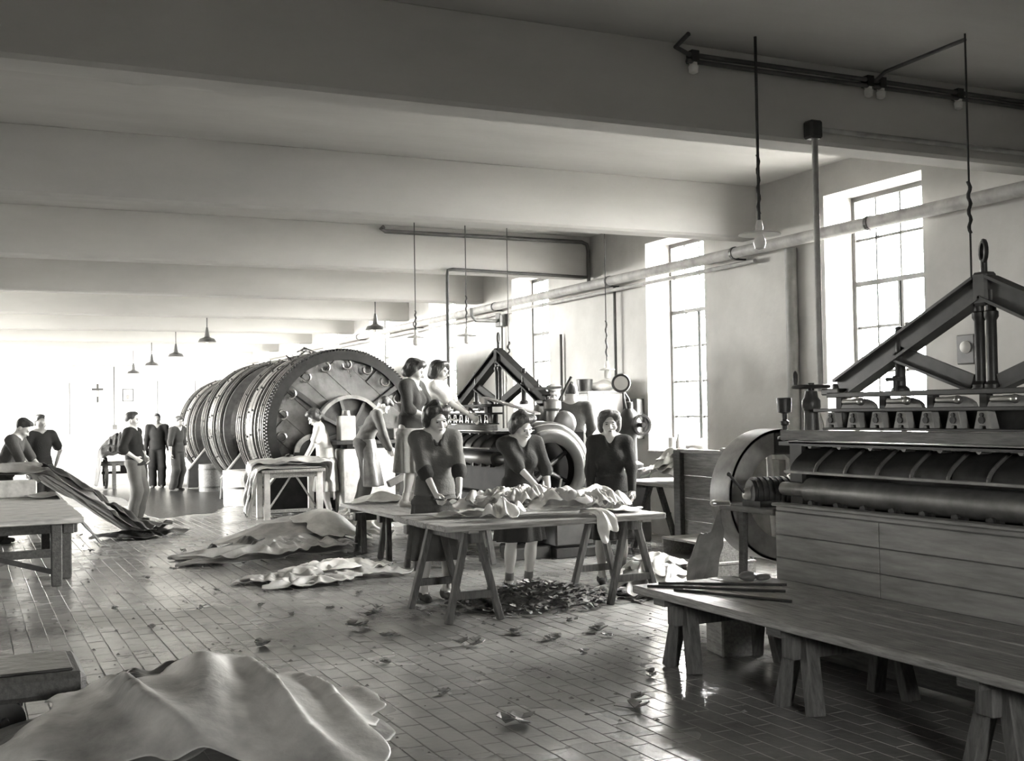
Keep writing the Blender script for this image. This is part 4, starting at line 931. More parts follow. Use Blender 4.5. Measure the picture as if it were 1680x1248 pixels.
# partition, crates, wall bench by the window
part_ = thing('wooden_partition', 'dark boarded half-height partition beyond the right-hand machine', 'partition', (6.6, 9.3, 0))
for i in range(5): MB().box(6.6, 6.63, 8.72, 9.80, .03+.227*i, .03+.227*(i+1)-.005).build('board', wood_g, part_, bevel=.004)
MB().box(6.55, 6.66, 9.80, 9.92, 0, 1.19).build('post', wood_d, part_, bevel=.008); MB().box(6.56, 6.66, 8.7, 9.86, 1.165, 1.20).build('top_rail', wood_g, part_, bevel=.005)
tag(MB().box(6.58, 6.72, 8.72, 9.15, 1.20, 1.225).build('loose_board', wood_l, None, bevel=.004, origin=(6.65, 8.93, 1.2)), 'pale loose board resting on the partition top', 'board')
def crate(label, x0, x1, y0, y1, z0, z1, m, open_side=False):
    C_ = thing('crate', label, 'crate', ((x0+x1)/2, (y0+y1)/2, z0)); t = .022
    if not open_side:
        n = 2
        for i in range(n):
            a = z0+(z1-z0-t)*i/n; b = z0+(z1-z0-t)*(i+1)/n-.006
            MB().box(x0, x0+t, y0+t, y1-t, a, b).build('slat', m, C_); MB().box(x0, x1, y0, y0+t, a, b).build('slat', m, C_); MB().box(x0, x1, y1-t, y1, a, b).build('slat', m, C_)
    else:
        MB().box(x0, x1, y0, y0+t, z0, z1-t).build('side', m, C_); MB().box(x0, x1, y1-t, y1, z0, z1-t).build('side', m, C_); MB().box(x1-t, x1, y0+t, y1-t, z0, z1-t).build('back', m, C_); MB().box(x0, x1, y0+t, y1-t, z0, z0+t).build('bottom', m, C_)
    for i in range(3):
        a = y0+(y1-y0)*i/3; MB().box(x0-.01, x1+.01, a, a+(y1-y0)/3-.006, z1-t, z1).build('lid_board', m, C_, bevel=.003)
crate('wide low crate used as a lower step before the partition', 5.78, 6.52, 8.55, 9.45, 0, .22, wood_l)
crate('open-fronted crate standing on the wide low crate', 5.95, 6.50, 8.60, 9.22, .22, .41, wood_l, True)
wb = thing('wall_bench', 'trestle bench under the second window piled with pale hides', 'bench', (7.35, 11.0, 0))
planked(wb, 7.0, 7.75, 10.3, 11.75, .74, .78, 'y', 4, wood_l, 8)
for y in (10.5, 11.55):
    for s in (-1, 1): MB().bar((7.36+.05*s, y, .74), (7.36+.30*s, y, 0), .06, .05, (0, 1, 0)).build('leg', wood_d, wb)
    MB().bar((7.14, y, .35), (7.58, y, .35), .03, .06).build('crossbar', wood_d, wb); MB().box(7.05, 7.7, y-.04, y+.04, .69, .74).build('cross_beam', wood_d, wb)
MB().box(7.9, 7.99, 9.95, 11.75, .0, 1.04).xf(shear).build('baseboard_right', mat('stained_dado', .20, .8, var=.3, scale=5), kind='structure')
# locker with pot and cloth
lk = thing('locker', 'tall pale wooden locker behind the woman in the dark jacket', 'locker', (7.6, 13.45, 0))
lx, ly = 7.60, 13.45
MB().box(lx-.2, lx+.34, ly-.26, ly+.26, 0.04, 1.83).build('body', mat('locker_wood', .33, .5, var=.25, scale=4, stretch=(4, 4, .5)), lk, bevel=.008)
MB().box(lx-.215, lx+.36, ly-.28, ly+.28, 1.83, 1.86).build('top_board', wood_l, lk, bevel=.005)
for a, b in ((ly-.25, ly-.004), (ly+.004, ly+.25)):
    d = MB().box(lx-.222, lx-.20, a, b, .08, 1.80).build('door', mat('lit_locker_door', .55, .5, var=.2, scale=4, stretch=(4, 4, .5)), lk, bevel=.006)  # door side painted paler than the body, as the lit face
    MB().box(lx-.24, lx-.222, (a+b)/2-.01+.09*(1 if a < ly-.1 else -1), (a+b)/2+.01+.09*(1 if a < ly-.1 else -1), .95, 1.05).build('handle', iron, d)
tag(MB().lathe((7.52, 13.48, 1.86), [(.09, 0), (.105, .10), (.11, .16), (.10, .165), (.09, .15), (0, .03)], 18).build('cooking_pot', iron, None, smooth='auto', origin=(7.52, 13.48, 1.86)), 'dark round pot standing on the locker top', 'pot')
V, Q = Vol((-.25, -.2, -.02), (.25, .2, .25), .012).ell((0, 0, .06), (.17, .13, .07), 0).ell((.06, .02, .10), (.08, .08, .06), .04).cut((0, 0, .0), (0, 0, -1)).mesh(); nz = sines(77, 7, 26)
tag(np_mesh('cloth_bundle', V+np.array([7.76, 13.45, 1.862]), Q, fabric(.45), None, None, lambda P: .016*nz(P)), 'crumpled pale cloth bundle on the locker beside the pot', 'cloth')
# small column machine with round lamp head
cm = thing('column_machine', 'dark column machine with round white dial lamp beside the locker', 'machine', (7.360, 12.100, 0))
MB().box(7.160, 7.560, 11.930, 12.270, 0, .9).build('base', paint_m, cm, bevel=.02)
MB().lathe((7.360, 12.100, .9), [(.17, 0), (.17, .04), (.10, .08), (.09, .35), (.13, .42), (.15, .55), (.09, .68), (.05, .72), (.05, .8), (0, .81)], 18).build('column', iron, cm, smooth='auto')
MB().ring((7.420, 0, 1.42), .10, .13, 'y', 11.880, 11.930, 24).cyl((7.420, 11.850, 1.42), (7.420, 12.090, 1.42), .03).build('side_wheel', iron, cm, smooth='auto')
MB().lathe((7.180, 11.970, 1.93), [(.0, .0), (.09, .005), (.11, .0), (.118, .02), (.10, .10), (.06, .16), (0, .17)], 22, (.55, .83, 0)).build('lamp_head', paint_m, cm, smooth='auto')
MB().lathe((7.176, 11.964, 1.93), [(0, -.004), (.085, 0.0), (0, .003)], 22, (.55, .83, 0)).build('lens', enamel, cm)
MB().tube([(7.320, 12.080, 1.6), (7.270, 12.050, 1.72), (7.250, 12.040, 1.82)], .014).tube([(7.400, 12.080, 1.6), (7.360, 12.110, 1.75), (7.270, 12.100, 1.86)], .014).build('lamp_stem', iron, cm, smooth='auto')
# drum-side table frame for draped hides
dt = thing('hide_table', 'pale-legged frame table under draped hides before the front drum', 'table', (4.57, 17.8, 0))
for x in (4.15, 4.98):
    for y in (17.55, 18.05): MB().box(x, x+.09, y, y+.07, 0, .72).build('leg', mat('limewashed_timber', .62, .7, var=.25, scale=7), dt, bevel=.005)
MB().box(4.10, 5.10, 17.5, 18.15, .72, .765).build('top', wood_l, dt, bevel=.006); MB().box(4.2, 5.0, 17.57, 17.60, .64, .72).build('apron_rail', wood_l, dt)
MB().box(4.2, 5.0, 17.57, 17.61, .10, .15).build('stretcher', wood_l, dt)
MB().bar((4.22, 17.62, .14), (4.58, 17.62, .66), .025, .03, (0, 1, 0)).build('brace', wood_l, dt); MB().bar((5.0, 17.62, .14), (4.66, 17.62, .66), .025, .03, (0, 1, 0)).build('brace', wood_l, dt)
# left cart-table and its block
ct = thing('cart_table', 'worn plank cart table at the left edge below slumped hides', 'table', (.1, 13.6, 0))
planked(ct, -1.2, 1.06, 11.85, 15.6, .60, .655, 'x', 11, mat('worn_table', .42, .65, var=.5, scale=7, bump=.4, bscale=12, stretch=(.6, 5, 5)), 9, .012)
MB().box(.86, .96, 11.92, 15.5, .50, .60).build('side_beam', wood_d, ct, bevel=.008); MB().box(-1.2, 1.0, 12.0, 12.1, .50, .60).build('cross_beam', wood_d, ct, bevel=.008)
for x, y in ((.80, 11.93), (.93, 12.5), (.9, 15.3), (-1.0, 11.93)): MB().bar((x, y, .60), (x-.0, y, 0), .10, .10, (0, 1, 0)).build('leg', wood_d, ct, bevel=.01)
MB().bar((-.4, 12.0, .5), (.80, 12.0, .12), .03, .05, (0, 0, 1)).build('brace', iron, ct); MB().box(-1.0, .95, 12.44, 12.5, .22, .30).build('stretcher', wood_d, ct)
tag(MB().box(.18, .80, 15.15, 15.5, .66, .86).build('table_block', concrete, None, bevel=.015, origin=(.5, 15.3, .66)), 'pale block standing on the rear of the cart table', 'block')
# low trolley bottom left
tr = thing('low_trolley', 'dark thick-topped low trolley at the lower left corner', 'trolley', (.1, 6.6, 0))
MB().box(-.9, .56, 6.25, 6.86, .20, .33).build('deck', wood_d, tr, bevel=.03); MB().box(-.9, .50, 6.3, 6.8, .33, .345).build('deck_cloth', hide_d, tr, bevel=.006)
for y in (6.35, 6.72): MB().cyl((.18, y, .10), (.18, y+.05, .10), .10, n=20).build('wheel', iron, tr, smooth='auto')
MB().cyl((.18, 6.3, .10), (.18, 6.82, .10), .02).build('axle', iron, tr); MB().box(.10, .26, 6.42, 6.68, .08, .20).build('axle_block', wood_d, tr)
MB().cyl((-.6, 6.55, 0), (-.6, 6.55, .2), .04).build('prop', wood_d, tr)
# far cart
cx_ = thing('hide_cart', 'two-wheeled cart loaded with dark hides before the far wall', 'cart', (3.15, 27.6, 0))
MB().box(2.75, 3.85, 27.2, 28.1, .52, .60).build('bed', wood_d, cx_, bevel=.01)
for x in (2.88, 3.72):
    W_ = MB().ring((0, 27.45, .36), .31, .36, 'x', x-.03, x+.03, 28).build('wheel', iron, cx_, smooth='auto')
    for k in range(8): a = k*PI/4; MB().bar((x, 27.45, .36), (x, 27.45+.31*math.cos(a), .36+.31*math.sin(a)), .025, .025, (1, 0, 0)).build('spoke', iron, W_)
MB().cyl((2.8, 27.45, .36), (3.8, 27.45, .36), .03).box(3.2, 3.4, 27.35, 27.55, .36, .52).build('axle', iron, cx_)
for x in (3.0, 3.55): MB().box(x, x+.08, 27.16, 27.24, 0, .56).build('prop', wood_d, cx_)
# drive bench: pale plinth, shelf, can, curved arm machine the apron man works at
pl = thing('plinth_bench', 'pale masonry plinth and shelf before the belt wheel of the drum', 'bench', (5.8, 17.75, 0))
MB().box(5.42, 6.3, 17.62, 18.05, 0, 1.05).build('plinth', concrete, pl, bevel=.02); MB().box(5.30, 7.2, 17.55, 18.1, 1.12, 1.18).build('shelf', iron, pl, bevel=.008); MB().box(5.5, 6.2, 17.65, 18.0, 1.05, 1.12).build('bearer', iron, pl)
MB().box(6.25, 7.15, 17.58, 18.0, 1.18, 1.36).build('trough', steel, pl, bevel=.02); MB().box(6.95, 7.1, 17.7, 17.9, 0, 1.12).build('leg', iron, pl)
can = thing('tin_can', 'tall pale square tin can on the shelf behind the stooping woman', 'can', (5.52, 17.75, 1.18))
MB().box(5.39, 5.65, 17.64, 17.86, 1.18, 1.58).build('body', mat('tin_plate', .42, .4, .2, var=.15), can, bevel=.015); MB().lathe((5.52, 17.75, 1.58), [(.08, 0), (.07, .03), (.065, .08), (0, .085)], 16).build('neck', steel, can, smooth='auto')
sm_ = thing('staking_machine', 'low dark machine with curved arm before the apron man', 'machine', (6.3, 16.8, 0))
MB().box(5.95, 6.9, 16.6, 17.3, 0, .30).build('base', iron, sm_, bevel=.02); MB().box(6.2, 6.8, 16.75, 17.2, .30, .72).build('body', paint_m, sm_, bevel=.03)
MB().ring((6.75, 0, .62), .42, .52, 'y', 16.72, 16.82, 24, PI*.45, PI*1.1).build('curved_arm', paint_m, sm_, smooth='auto')
MB().bar((5.85, 16.7, .52), (6.5, 16.75, .80), .10, .10).build('jaw', steel, sm_, bevel=.01); MB().cyl((6.1, 16.9, .86), (6.85, 16.9, .86), .12, n=20).build('roller', paint_m, sm_, smooth='auto')
MB().tube([(6.2, 16.58, .0), (6.2, 16.58, .5), (6.35, 16.58, .5), (6.35, 16.58, 0)], .02).tube([(6.1, 16.56, .25), (6.45, 16.56, .25)], .02).build('treadle', steel, sm_, smooth='auto')
MB().bar((6.3, 16.98, .72), (6.3, 16.98, .80), .1, .1).bar((6.7, 16.95, .72), (6.7, 16.95, .80), .1, .1).build('bearing', iron, sm_)
tag(MB().box(5.25, 5.9, 16.68, 17.3, 0, .178).build('foot_step', wood_d, None, bevel=.01, origin=(5.55, 17, 0)), 'low wooden step under the man in the apron', 'step')
# window sill things
tag(MB().lathe((8.28, 12.55, 1.08), [(.05, 0), (.05, .16), (.045, .16), (.04, .02), (0, .02)], 14).build('tin', steel, None, smooth='auto', origin=(8.28, 12.55, 1.08)), 'upright tin on the second window sill', 'tin')
bt = tag(MB().lathe((8.25, 12.35, 1.08), [(.04, 0), (.045, .10), (.02, .16), (.018, .21), (0, .212)], 14).build('bottle', mat('green_glass', .12, .15, var=.1), None, smooth='auto', origin=(8.25, 12.35, 1.08)), 'dark bottle beside the tin on the second window sill', 'bottle')
V, Q = Vol((-.3, -.2, -.02), (.3, .2, .25), .014).ell((0, 0, .05), (.14, .22, .07), 0).ell((.02, -.06, .09), (.08, .08, .06), .04).cut((0, 0, 0), (0, 0, -1)).mesh(); nz3 = sines(78, 7, 30)
tag(np_mesh('rag_heap', V+np.array([8.25, 11.9, 1.082]), Q, fabric(.4), None, None, lambda P: .018*nz3(P)), 'heap of rags on the second window sill', 'rags')
# shears in hands
def shears(label, a, b):
    a = Vector(a); b = Vector(b); t = thing('shears', label, 'shears', a); d = (b-a).normalized(); s = d.cross(Vector((0, 0, 1))).normalized()
    for q in (-1, 1):
        MB().bar(a+s*.012*q, b+s*.004*q, .012, .022).build('blade', steel, t); MB().tube([a+s*.012*q+(d*-.06+s*.03*q)*1+(d*math.cos(k*PI/5)+s*math.sin(k*PI/5))*.03 for k in range(10)], .006, 6, True).build('grip', iron, t, smooth='auto')
h = Vector(P_scis['hand_R']); shears('dark shears held by the woman on the low table', h+Vector((.05, -.03, .0)), h+Vector((.30, -.05, -.02)))
h = Vector(P_left['hand_R']); shears('dark shears in the hand of the woman in the grey smock', h+Vector((.06, -.04, -.01)), h+Vector((.26, -.05, -.02)))
# ================================================================ HIDES
def hide(name, label, c, rx_, ry_, rot, base, m, seed, amp=.05, freq=5., lay=0., group=None, thick=.010, lobes=.14, nr=30, nt=96, drape=None, ridge=1., edge=0.):
    """one limp skin: an irregular four-lobed outline laid over base(x,y), with folds; drape(x,y,z) may bend it over an edge"""
    r = np.random.RandomState(seed); th = np.linspace(0, 2*PI, nt, endpoint=False); rho = np.linspace(0, 1, nr)**.85
    ph = r.uniform(0, 6.28, 6); out = 1+lobes*np.cos(4*th+ph[0])+.06*np.sin(3*th+ph[1])+.05*np.sin(7*th+ph[2])+.035*np.sin(13*th+ph[3])+.02*np.sin(23*th+ph[4])
    U = (rho[1:, None]*(out*np.cos(th))[None]).ravel(); W = (rho[1:, None]*(out*np.sin(th))[None]).ravel()
    U = np.concatenate([[0], U])*rx_; W = np.concatenate([[0], W])*ry_; q = np.concatenate([[0], np.repeat(rho[1:], nt)])
    ca, sa = math.cos(rot), math.sin(rot); x = c[0]+U*ca-W*sa; y = c[1]+U*sa+W*ca
    P = np.stack([x, y, np.zeros_like(x)], 1)
    freq = freq*1.5+5; n1 = sines(seed+1, 5, freq, (1.2*abs(math.sin(seed))+.25, 1.2*abs(math.cos(seed))+.25, 0)); n2 = sines(seed+2, 7, freq*2.3, (1, .8, 0)); wv = .16*sines(seed+3, 5, freq*.35, (1, 1, 0))(P)[:, None]
    f = n1(P+wv); f = amp*(ridge*(1-np.abs(f)*2.1).clip(0, 1)**1.5+(.45+.4*n2(P+wv))*(.45))
    f = f*(.55+.45*(1-q**3))+edge*np.maximum(q-.8, 0)*np.maximum(0, np.sin(5*np.arctan2(W, U)+ph[5]))
    z = np.array([base(a, b) for a, b in zip(x, y)])+lay+np.maximum(f, 0)+.003
    if drape is not None: x, y, z = drape(x, y, z)
    V = np.stack([x, y, z], 1); F = []
    for i in range(nr-2):
        o = 1+i*nt
        for k in range(nt): F.append((o+k, o+nt+k, o+nt+(k+1) % nt, o+(k+1) % nt))
    T = [(0, 1+k, 1+(k+1) % nt) for k in range(nt)]
    me = bpy.data.meshes.new(name); org = (float(V[0, 0]), float(V[0, 1]), float(V[:, 2].min()))
    me.from_pydata((V-np.array(org)).tolist(), [], T+F); me.polygons.foreach_set('use_smooth', [True]*len(me.polygons)); me.materials.append(m)
    ob = bpy.data.objects.new(name, me); COL.objects.link(ob); ob.location = org
    s = ob.modifiers.new('thickness', 'SOLIDIFY'); s.thickness = thick; s.offset = 1
    s2 = ob.modifiers.new('smooth', 'SUBSURF'); s2.levels = 0; s2.render_levels = 1
    return tag(ob, label, 'hide', group)
flat = lambda z: (lambda x, y: z)
def mound(cx, cy, sx, sy, h, p=2.): return lambda x, y: h*math.exp(-(abs((x-cx)/sx)**p+abs((y-cy)/sy)**p))
# big heap in the foreground
b = mound(.95, 5.5, .78, .85, .30, 2.4)
hide('hide', 'dark lower skin spreading under the foreground heap', (.80, 5.62), .98, .85, .3, b, hide_m, 101, .05, 3.5)
hide('hide', 'large pale skin in broad folds topping the foreground heap', (1.02, 5.35), .86, .72, -.25, b, mat('mottled_hide', .40, .4, var=.5, scale=2.4, bump=.3, bscale=18, spec=.6), 102, .085, 3.2, .07, ridge=1.2)
hide('hide', 'dark crumpled skin along the crest of the foreground heap', (.95, 5.98), .48, .16, -.08, b, hide_d, 103, .075, 7, .06)
hide('hide', 'grey skin slipping off the left side of the foreground heap', (.38, 5.55), .42, .5, .6, b, hide_m, 104, .03, 4, .02)
# heap by the middle aisle
b = mound(3.55, 13.7, .62, .75, .30)
G1 = 'skins of the large aisle heap'
hide('hide', 'wide dark bottom skin of the large aisle heap', (3.15, 13.15), 1.15, .62, .15, b, hide_m, 111, .05, 4)
hide('hide', 'large smooth pale skin topping the aisle heap', (3.45, 13.75), .78, .72, .2, b, hide_g, 112, .04, 2.6, .05, ridge=.5)
hide('hide', 'bulging pale skin at the right side of the aisle heap', (3.95, 13.35), .42, .42, .9, lambda x, y: b(x, y)+mound(3.95, 13.35, .3, .3, .20)(x, y), hide_w, 113, .05, 4, .07, ridge=.5)
hide('hide', 'rumpled grey skin trailing along the front of the aisle heap', (3.1, 12.72), .95, .24, .10, b, hide_g, 114, .11, 7, .05)
hide('hide', 'dark rolled skin on the left shoulder of the aisle heap', (2.75, 13.15), .32, .14, .1, b, hide_d, 115, .09, 5, .07)
hide('hide', 'small dark skin hanging at the rear right of the aisle heap', (4.22, 13.75), .3, .3, .2, b, hide_d, 116, .06, 5, .05)
# flatter heap nearer
b = mound(3.3, 10.95, .55, .35, .07)
hide('hide', 'grey crumpled skin spread flat on the floor nearest the aisle', (3.15, 10.95), .75, .38, -.12, b, hide_g, 121, .08, 8)
hide('hide', 'pale creased skin on top of the flat floor spread', (3.35, 11.05), .55, .30, .25, b, hide_w, 122, .08, 9, .03)
hide('hide', 'small grey skin at the near edge of the flat floor spread', (2.95, 10.6), .48, .14, .05, b, hide_g, 123, .06, 10, .01)
hide('hide', 'thin pale skin reaching left from the flat floor spread', (2.68, 11.25), .36, .18, .4, b, hide_g, 124, .04, 9)
# slump of hides from the cart table down to the floor
def slope(x, y):
    t = (x-.55)/1.75+.10*(y-15.9)
    return max(.0, .90-.20*max(t, 0)-1.05*max(t-.22, 0)) if x > .25 else .88
for k, (cx_, cy_, rx_, ry_, m_, w) in enumerate(((1.15, 16.25, .95, .62, hide_m, 'undermost brown'), (1.25, 16.0, .95, .5, hide_g, 'smooth grey upper'), (1.55, 16.35, .9, .42, hide_d, 'glossy dark middle'), (1.75, 15.95, .8, .36, hide_d, 'glossy dark lower'))):
    hide('hide', '%s skin sliding off the cart table to the floor' % w, (cx_, cy_), rx_, ry_, .12*k-.15, slope, m_, 131+k, .12 if k else .05, 9, .03*k, ridge=1.2)
hide('hide', 'dark wet skin end lying on the floor right of the cart table', (2.15, 16.2), .6, .42, .3, flat(0), hide_d, 136, .08, 8)
hide('hide', 'brown skin flap over the cart table right edge', (1.15, 15.05), .5, .34, .5, lambda x, y: .665 if x < 1.0 else max(0, .66-1.2*(x-1.0)), hide_m, 137, .05, 7)
# far cart load
b = lambda x, y: .60+mound(3.25, 27.65, .5, .5, .45)(x, y)
def over_cart(x, y, z):
    d = np.maximum(2.78-x, 0); return np.where(d > 0, 2.78-.25*d, x), y, np.where(d > 0, np.maximum(z-1.5*d, .08), z)
for k, (cx_, cy_, a) in enumerate(((3.2, 27.65, .85), (3.05, 27.5, .72), (3.4, 27.6, .6))):
    hide('hide', ('lowest', 'left-hanging', 'topmost')[k]+' dark shaggy skin loaded on the far cart', (cx_, cy_), a, .5, .3*k, b, black_hide, 141+k, .12, 7, .05*k, drape=over_cart)
# hides draped over the frame table by the drum
def over_tab(x0, x1, y0, y1, zt, zmin):
    def f(x, y, z):
        dl = np.maximum(x0-x, 0); dr = np.maximum(x-x1, 0); df = np.maximum(y0-y, 0); db = np.maximum(y-y1, 0); d = dl+dr+df+db
        fr = .035*np.sin(x*33+3*np.sin(y*9))*np.minimum(d*5, 1); fs = .04*np.sin(y*38+3*np.sin(x*5))*np.minimum(d*5, 1)
        wob = 1+.4*np.sin(y*19)*.3
        X_ = np.where(dl > 0, x0-.03-.14*dl*wob, np.where(dr > 0, x1+.03+.14*dr*wob, x)); Y_ = np.where(df > 0, y0-.03-.10*df, np.where(db > 0, y1+.03+.1*db, y))
        rel = z-zt
        Z_ = np.where(d > 0, np.maximum(z-.98*d-np.minimum(d*3, 1)*rel*.8, zmin+.02*np.sin(x*30)), z)
        X_ = X_+np.where((dl > 0), -rel*.7, np.where(dr > 0, rel*.7, 0)); Y_ = Y_+np.where(df > 0, -rel*.7, 0)
        X_ = X_+np.where(dl+dr > 0, fs, 0)*np.where(dl > 0, -1, 1); Y_ = Y_+np.where(df > 0, -np.abs(fr), 0)
        return X_, Y_, Z_
    return f
dr = over_tab(4.10, 5.10, 17.44, 18.2, .77, .02)
hide('hide', 'lowest skin draped over the frame table, hanging to the floor at left', (4.35, 17.85), 1.05, .36, 0, flat(.77), hide_g, 151, .06, 7, 0, drape=dr, lobes=.05)
hide('hide', 'second skin draped over the frame table, bunched in folds', (4.45, 17.85), 1.0, .33, .05, flat(.77), hide_m, 152, .08, 8, .04, drape=dr, lobes=.05)
hide('hide', 'topmost pale skin draped over the frame table and its right side', (4.78, 17.85), .80, .34, -.04, flat(.77), hide_g, 153, .09, 6, .07, drape=dr, lobes=.05)
# pale hide on the low table and heaps beneath and beside
hide('hide', 'smooth white skin humped on the far end of the low table', (4.48, 13.12), .36, .26, .2, lambda x, y: .55+mound(4.5, 13.12, .25, .2, .09)(x, y), hide_w, 161, .03, 4)
b = mound(4.6, 14.4, .5, .5, .22)
for k in range(3): hide('hide', ('lower', 'middle', 'upper')[k]+' light crumpled skin in the heap behind the low table', (4.5+.12*k, 14.3+.1*k), .62-.1*k, .5-.08*k, .7*k, b, (hide_g, hide_w, hide_w)[k], 171+k, .10, 11, .04*k)
# on the front table
rr = random.Random(21); bt_ = lambda x, y: .772+.06*math.exp(-((x-4.15)/.55)**2-((y-8.45)/.35)**2)
ft = over_tab(3.20, 5.12, 7.90, 9.00, .775, .40)
tp = sorted((3.75+1.15*((k*0.618) % 1), 8.08+.68*((k*0.37) % 1)) for k in range(24))
ORD = 'first second third fourth fifth sixth seventh eighth ninth tenth eleventh twelfth thirteenth fourteenth fifteenth sixteenth seventeenth eighteenth nineteenth twentieth twenty-first twenty-second twenty-third twenty-fourth'.split()
for k, (x, y) in enumerate(tp):
    hide('hide_piece', 'crumpled %s hide piece on the front table heap, %s from its left end' % (('pale', 'pale', 'greyish')[k % 3], ORD[k]), (x, y), rr.uniform(.16, .28), rr.uniform(.10, .17), rr.uniform(-.6, .6), bt_, (hide_w, hide_w, hide_g)[k % 3], 200+k, .11, 17, .012+.008*(k % 5), 'hide pieces heaped on the front table', .006, .2, 14, 48, ft, 1.2)
hide('hide_piece', 'large smooth pale skin humped at the middle of the front table', (4.28, 8.25), .26, .20, .1, lambda x, y: .80+mound(4.28, 8.25, .16, .13, .12)(x, y), hide_w, 230, .03, 8, .02, None, .006, .15, 16, 48, ft)
hide('hide_piece', 'grey flat skin pulled out at the left end of the heap', (3.62, 8.5), .30, .12, -.1, flat(.775), hide_g, 231, .05, 9, .0, None, .006, .2, 16, 48)
hide('hide_piece', 'pale strip of skin hanging over the front table edge', (4.53, 7.92), .10, .22, .1, flat(.775), hide_w, 232, .03, 16, .01, None, .006, .2, 16, 48, ft)
hide('hide_piece', 'flat pale skin laid at the right end of the front table', (4.9, 8.3), .20, .26, .2, flat(.775), hide_w, 233, .03, 8, .0, None, .006, .2, 16, 48)
hide('hide_piece', 'mound of thin skins before the woman in the grey smock', (3.95, 8.55), .26, .20, .3, lambda x, y: .80+mound(3.95, 8.55, .18, .15, .08)(x, y), hide_g, 234, .09, 14, .02, None, .006, .2, 16, 48)
# wall bench and floor by the crates
b = lambda x, y: .78+mound(7.35, 10.95, .3, .45, .20)(x, y)
for k in range(4): hide('hide', ('lowest', 'second', 'third', 'topmost')[k]+' pale folded skin in the pile on the wall bench', (7.32+.03*k, 10.85+.12*(k % 2)), .32-.03*k, .55-.09*k, .4*k, b, (hide_g, hide_w, hide_w, hide_w)[k], 181+k, .09, 9, .04*k, None, .008)
b = mound(5.55, 8.75, .4, .4, .14)
for k in range(4): hide('hide', ('lowest', 'second', 'third', 'topmost')[k]+' pale skin in the small floor pile before the crates', (5.48+.05*k, 8.6+.06*k), .40-.05*k, .34-.04*k, .8*k, b, (hide_g, hide_w, hide_w, hide_w)[k], 191+k, .09, 12, .03*k, None, .008)
hide('hide', 'grey skin lying under the right trestle of the front table', (4.95, 8.75), .45, .2, .2, flat(0), hide_g, 196, .05, 8)
hide('hide', 'dark torn hide hanging from the machine shelf corner', (4.98, 7.15), .14, .16, .2, lambda x, y: max(.02, .82-2.6*max(0, y-6.98)) if y > 6.98 else .84, hide_m, 197, .04, 12)
# trimmings under the front table: a heap nobody could count
r9 = np.random.RandomState(9); mb = MB()
def strip(mb, x, y, z, L, w, a, curl):
    P = []; n = 4
    for i in range(n+1):
        t = i/n-.5; aa = a+curl*t
        cx_, cy_ = x+L*t*math.cos(aa), y+L*t*math.sin(aa); zz = z+.5*L*abs(t)*abs(math.sin(curl*3))+.004
        P += [(cx_-w*math.sin(aa), cy_+w*math.cos(aa), zz), (cx_+w*math.sin(aa), cy_-w*math.cos(aa), zz+.35*w)]
    mb.add(P, [(2*i, 2*i+1, 2*i+3, 2*i+2) for i in range(n)])
for k in range(2600):
    u, v = r9.normal(0, .5, 2); x = 4.33+.62*u; y = 8.72+.42*v; h = .16*math.exp(-(u*u+v*v)*1.3)
    strip(mb, x, y, h*r9.uniform(.5, 1.0), r9.uniform(.04, .12), r9.uniform(.006, .02), r9.uniform(0, 6.28), r9.uniform(-1.5, 1.5))
V, Q = Vol((-1, -.8, -.03), (1, .8, .2), .025).ell((0, 0, -.02), (.62, .42, .14), 0).cut((0, 0, 0), (0, 0, -1)).mesh()
hb = len(mb.v); mb.add((V+np.array([4.33, 8.72, 0])).tolist(), Q.tolist())
o = mb.build('hide_trimmings', scrap_m, None, origin=(4.33, 8.72, 0), kind='stuff'); tag(o, 'heap of shredded hide trimmings under the front table', 'trimmings')
# loose scraps over the floor, each a thing
spots = [(615, 1010), (590, 1030), (640, 1045), (850, 1040), (770, 1060), (905, 1050), (975, 1035), (860, 1185), (1040, 1160), (430, 1060), (635, 1090), (520, 1140), (1065, 1110), (1000, 1045), (840, 1000), (620, 1000), (685, 985), (700, 1010), (940, 1020), (1090, 985), (960, 1075), (590, 975), (730, 1140), (480, 1010), (425, 995), (300, 905), (285, 935), (355, 970), (250, 1030), (170, 890), (150, 905), (130, 880), (250, 870), (410, 880), (560, 960), (540, 1000), (240, 950), (190, 1000), (400, 925), (330, 1000)]
def floor_at(px, py):
    d = rt2*((px-840)/1883.07)-up2*((py-624)/1883.07)+fw; t = -EYE/d.z; return d.x*t, d.y*t
SCR = []
for i, (px, py) in enumerate(spots):
    x, y = floor_at(px, py); q = MB(); r3 = np.random.RandomState(300+i); big = 1.6 if i < 10 else .75
    for k in range(4): strip(q, x+r3.normal(0, .02)*big, y+r3.normal(0, .02)*big, .004+.006*k, r3.uniform(.04, .09)*big, r3.uniform(.01, .02)*big, r3.uniform(0, 6.28), r3.uniform(-1.5, 1.5))
    o = q.build('hide_scrap', hide_m if i % 3 else scrap_m, None, origin=(x, y, 0)); s_ = o.modifiers.new('t', 'SOLIDIFY'); s_.thickness = .006
    SCR.append((o, x, y, big))
MARK = [(3.4, 8.2, 'left trestle of the front table'), (5.0, 8.3, 'right trestle of the front table'), (4.1, 6.0, 'far end of the low bench'), (1.2, 5.9, 'foreground hide heap'), (3.2, 10.8, 'flat spread of skins'), (2.4, 12.7, 'large aisle heap'), (.95, 12.2, 'cart table leg'), (2.36, 18.4, 'man with hand on hip'), (2.6, 7.0, 'open middle of the floor')]
by = {}
for o, x, y, big in SCR: d, n = min((math.hypot(x-a, y-b_), n) for a, b_, n in MARK); by.setdefault(n, []).append((d, o.name, o, big))
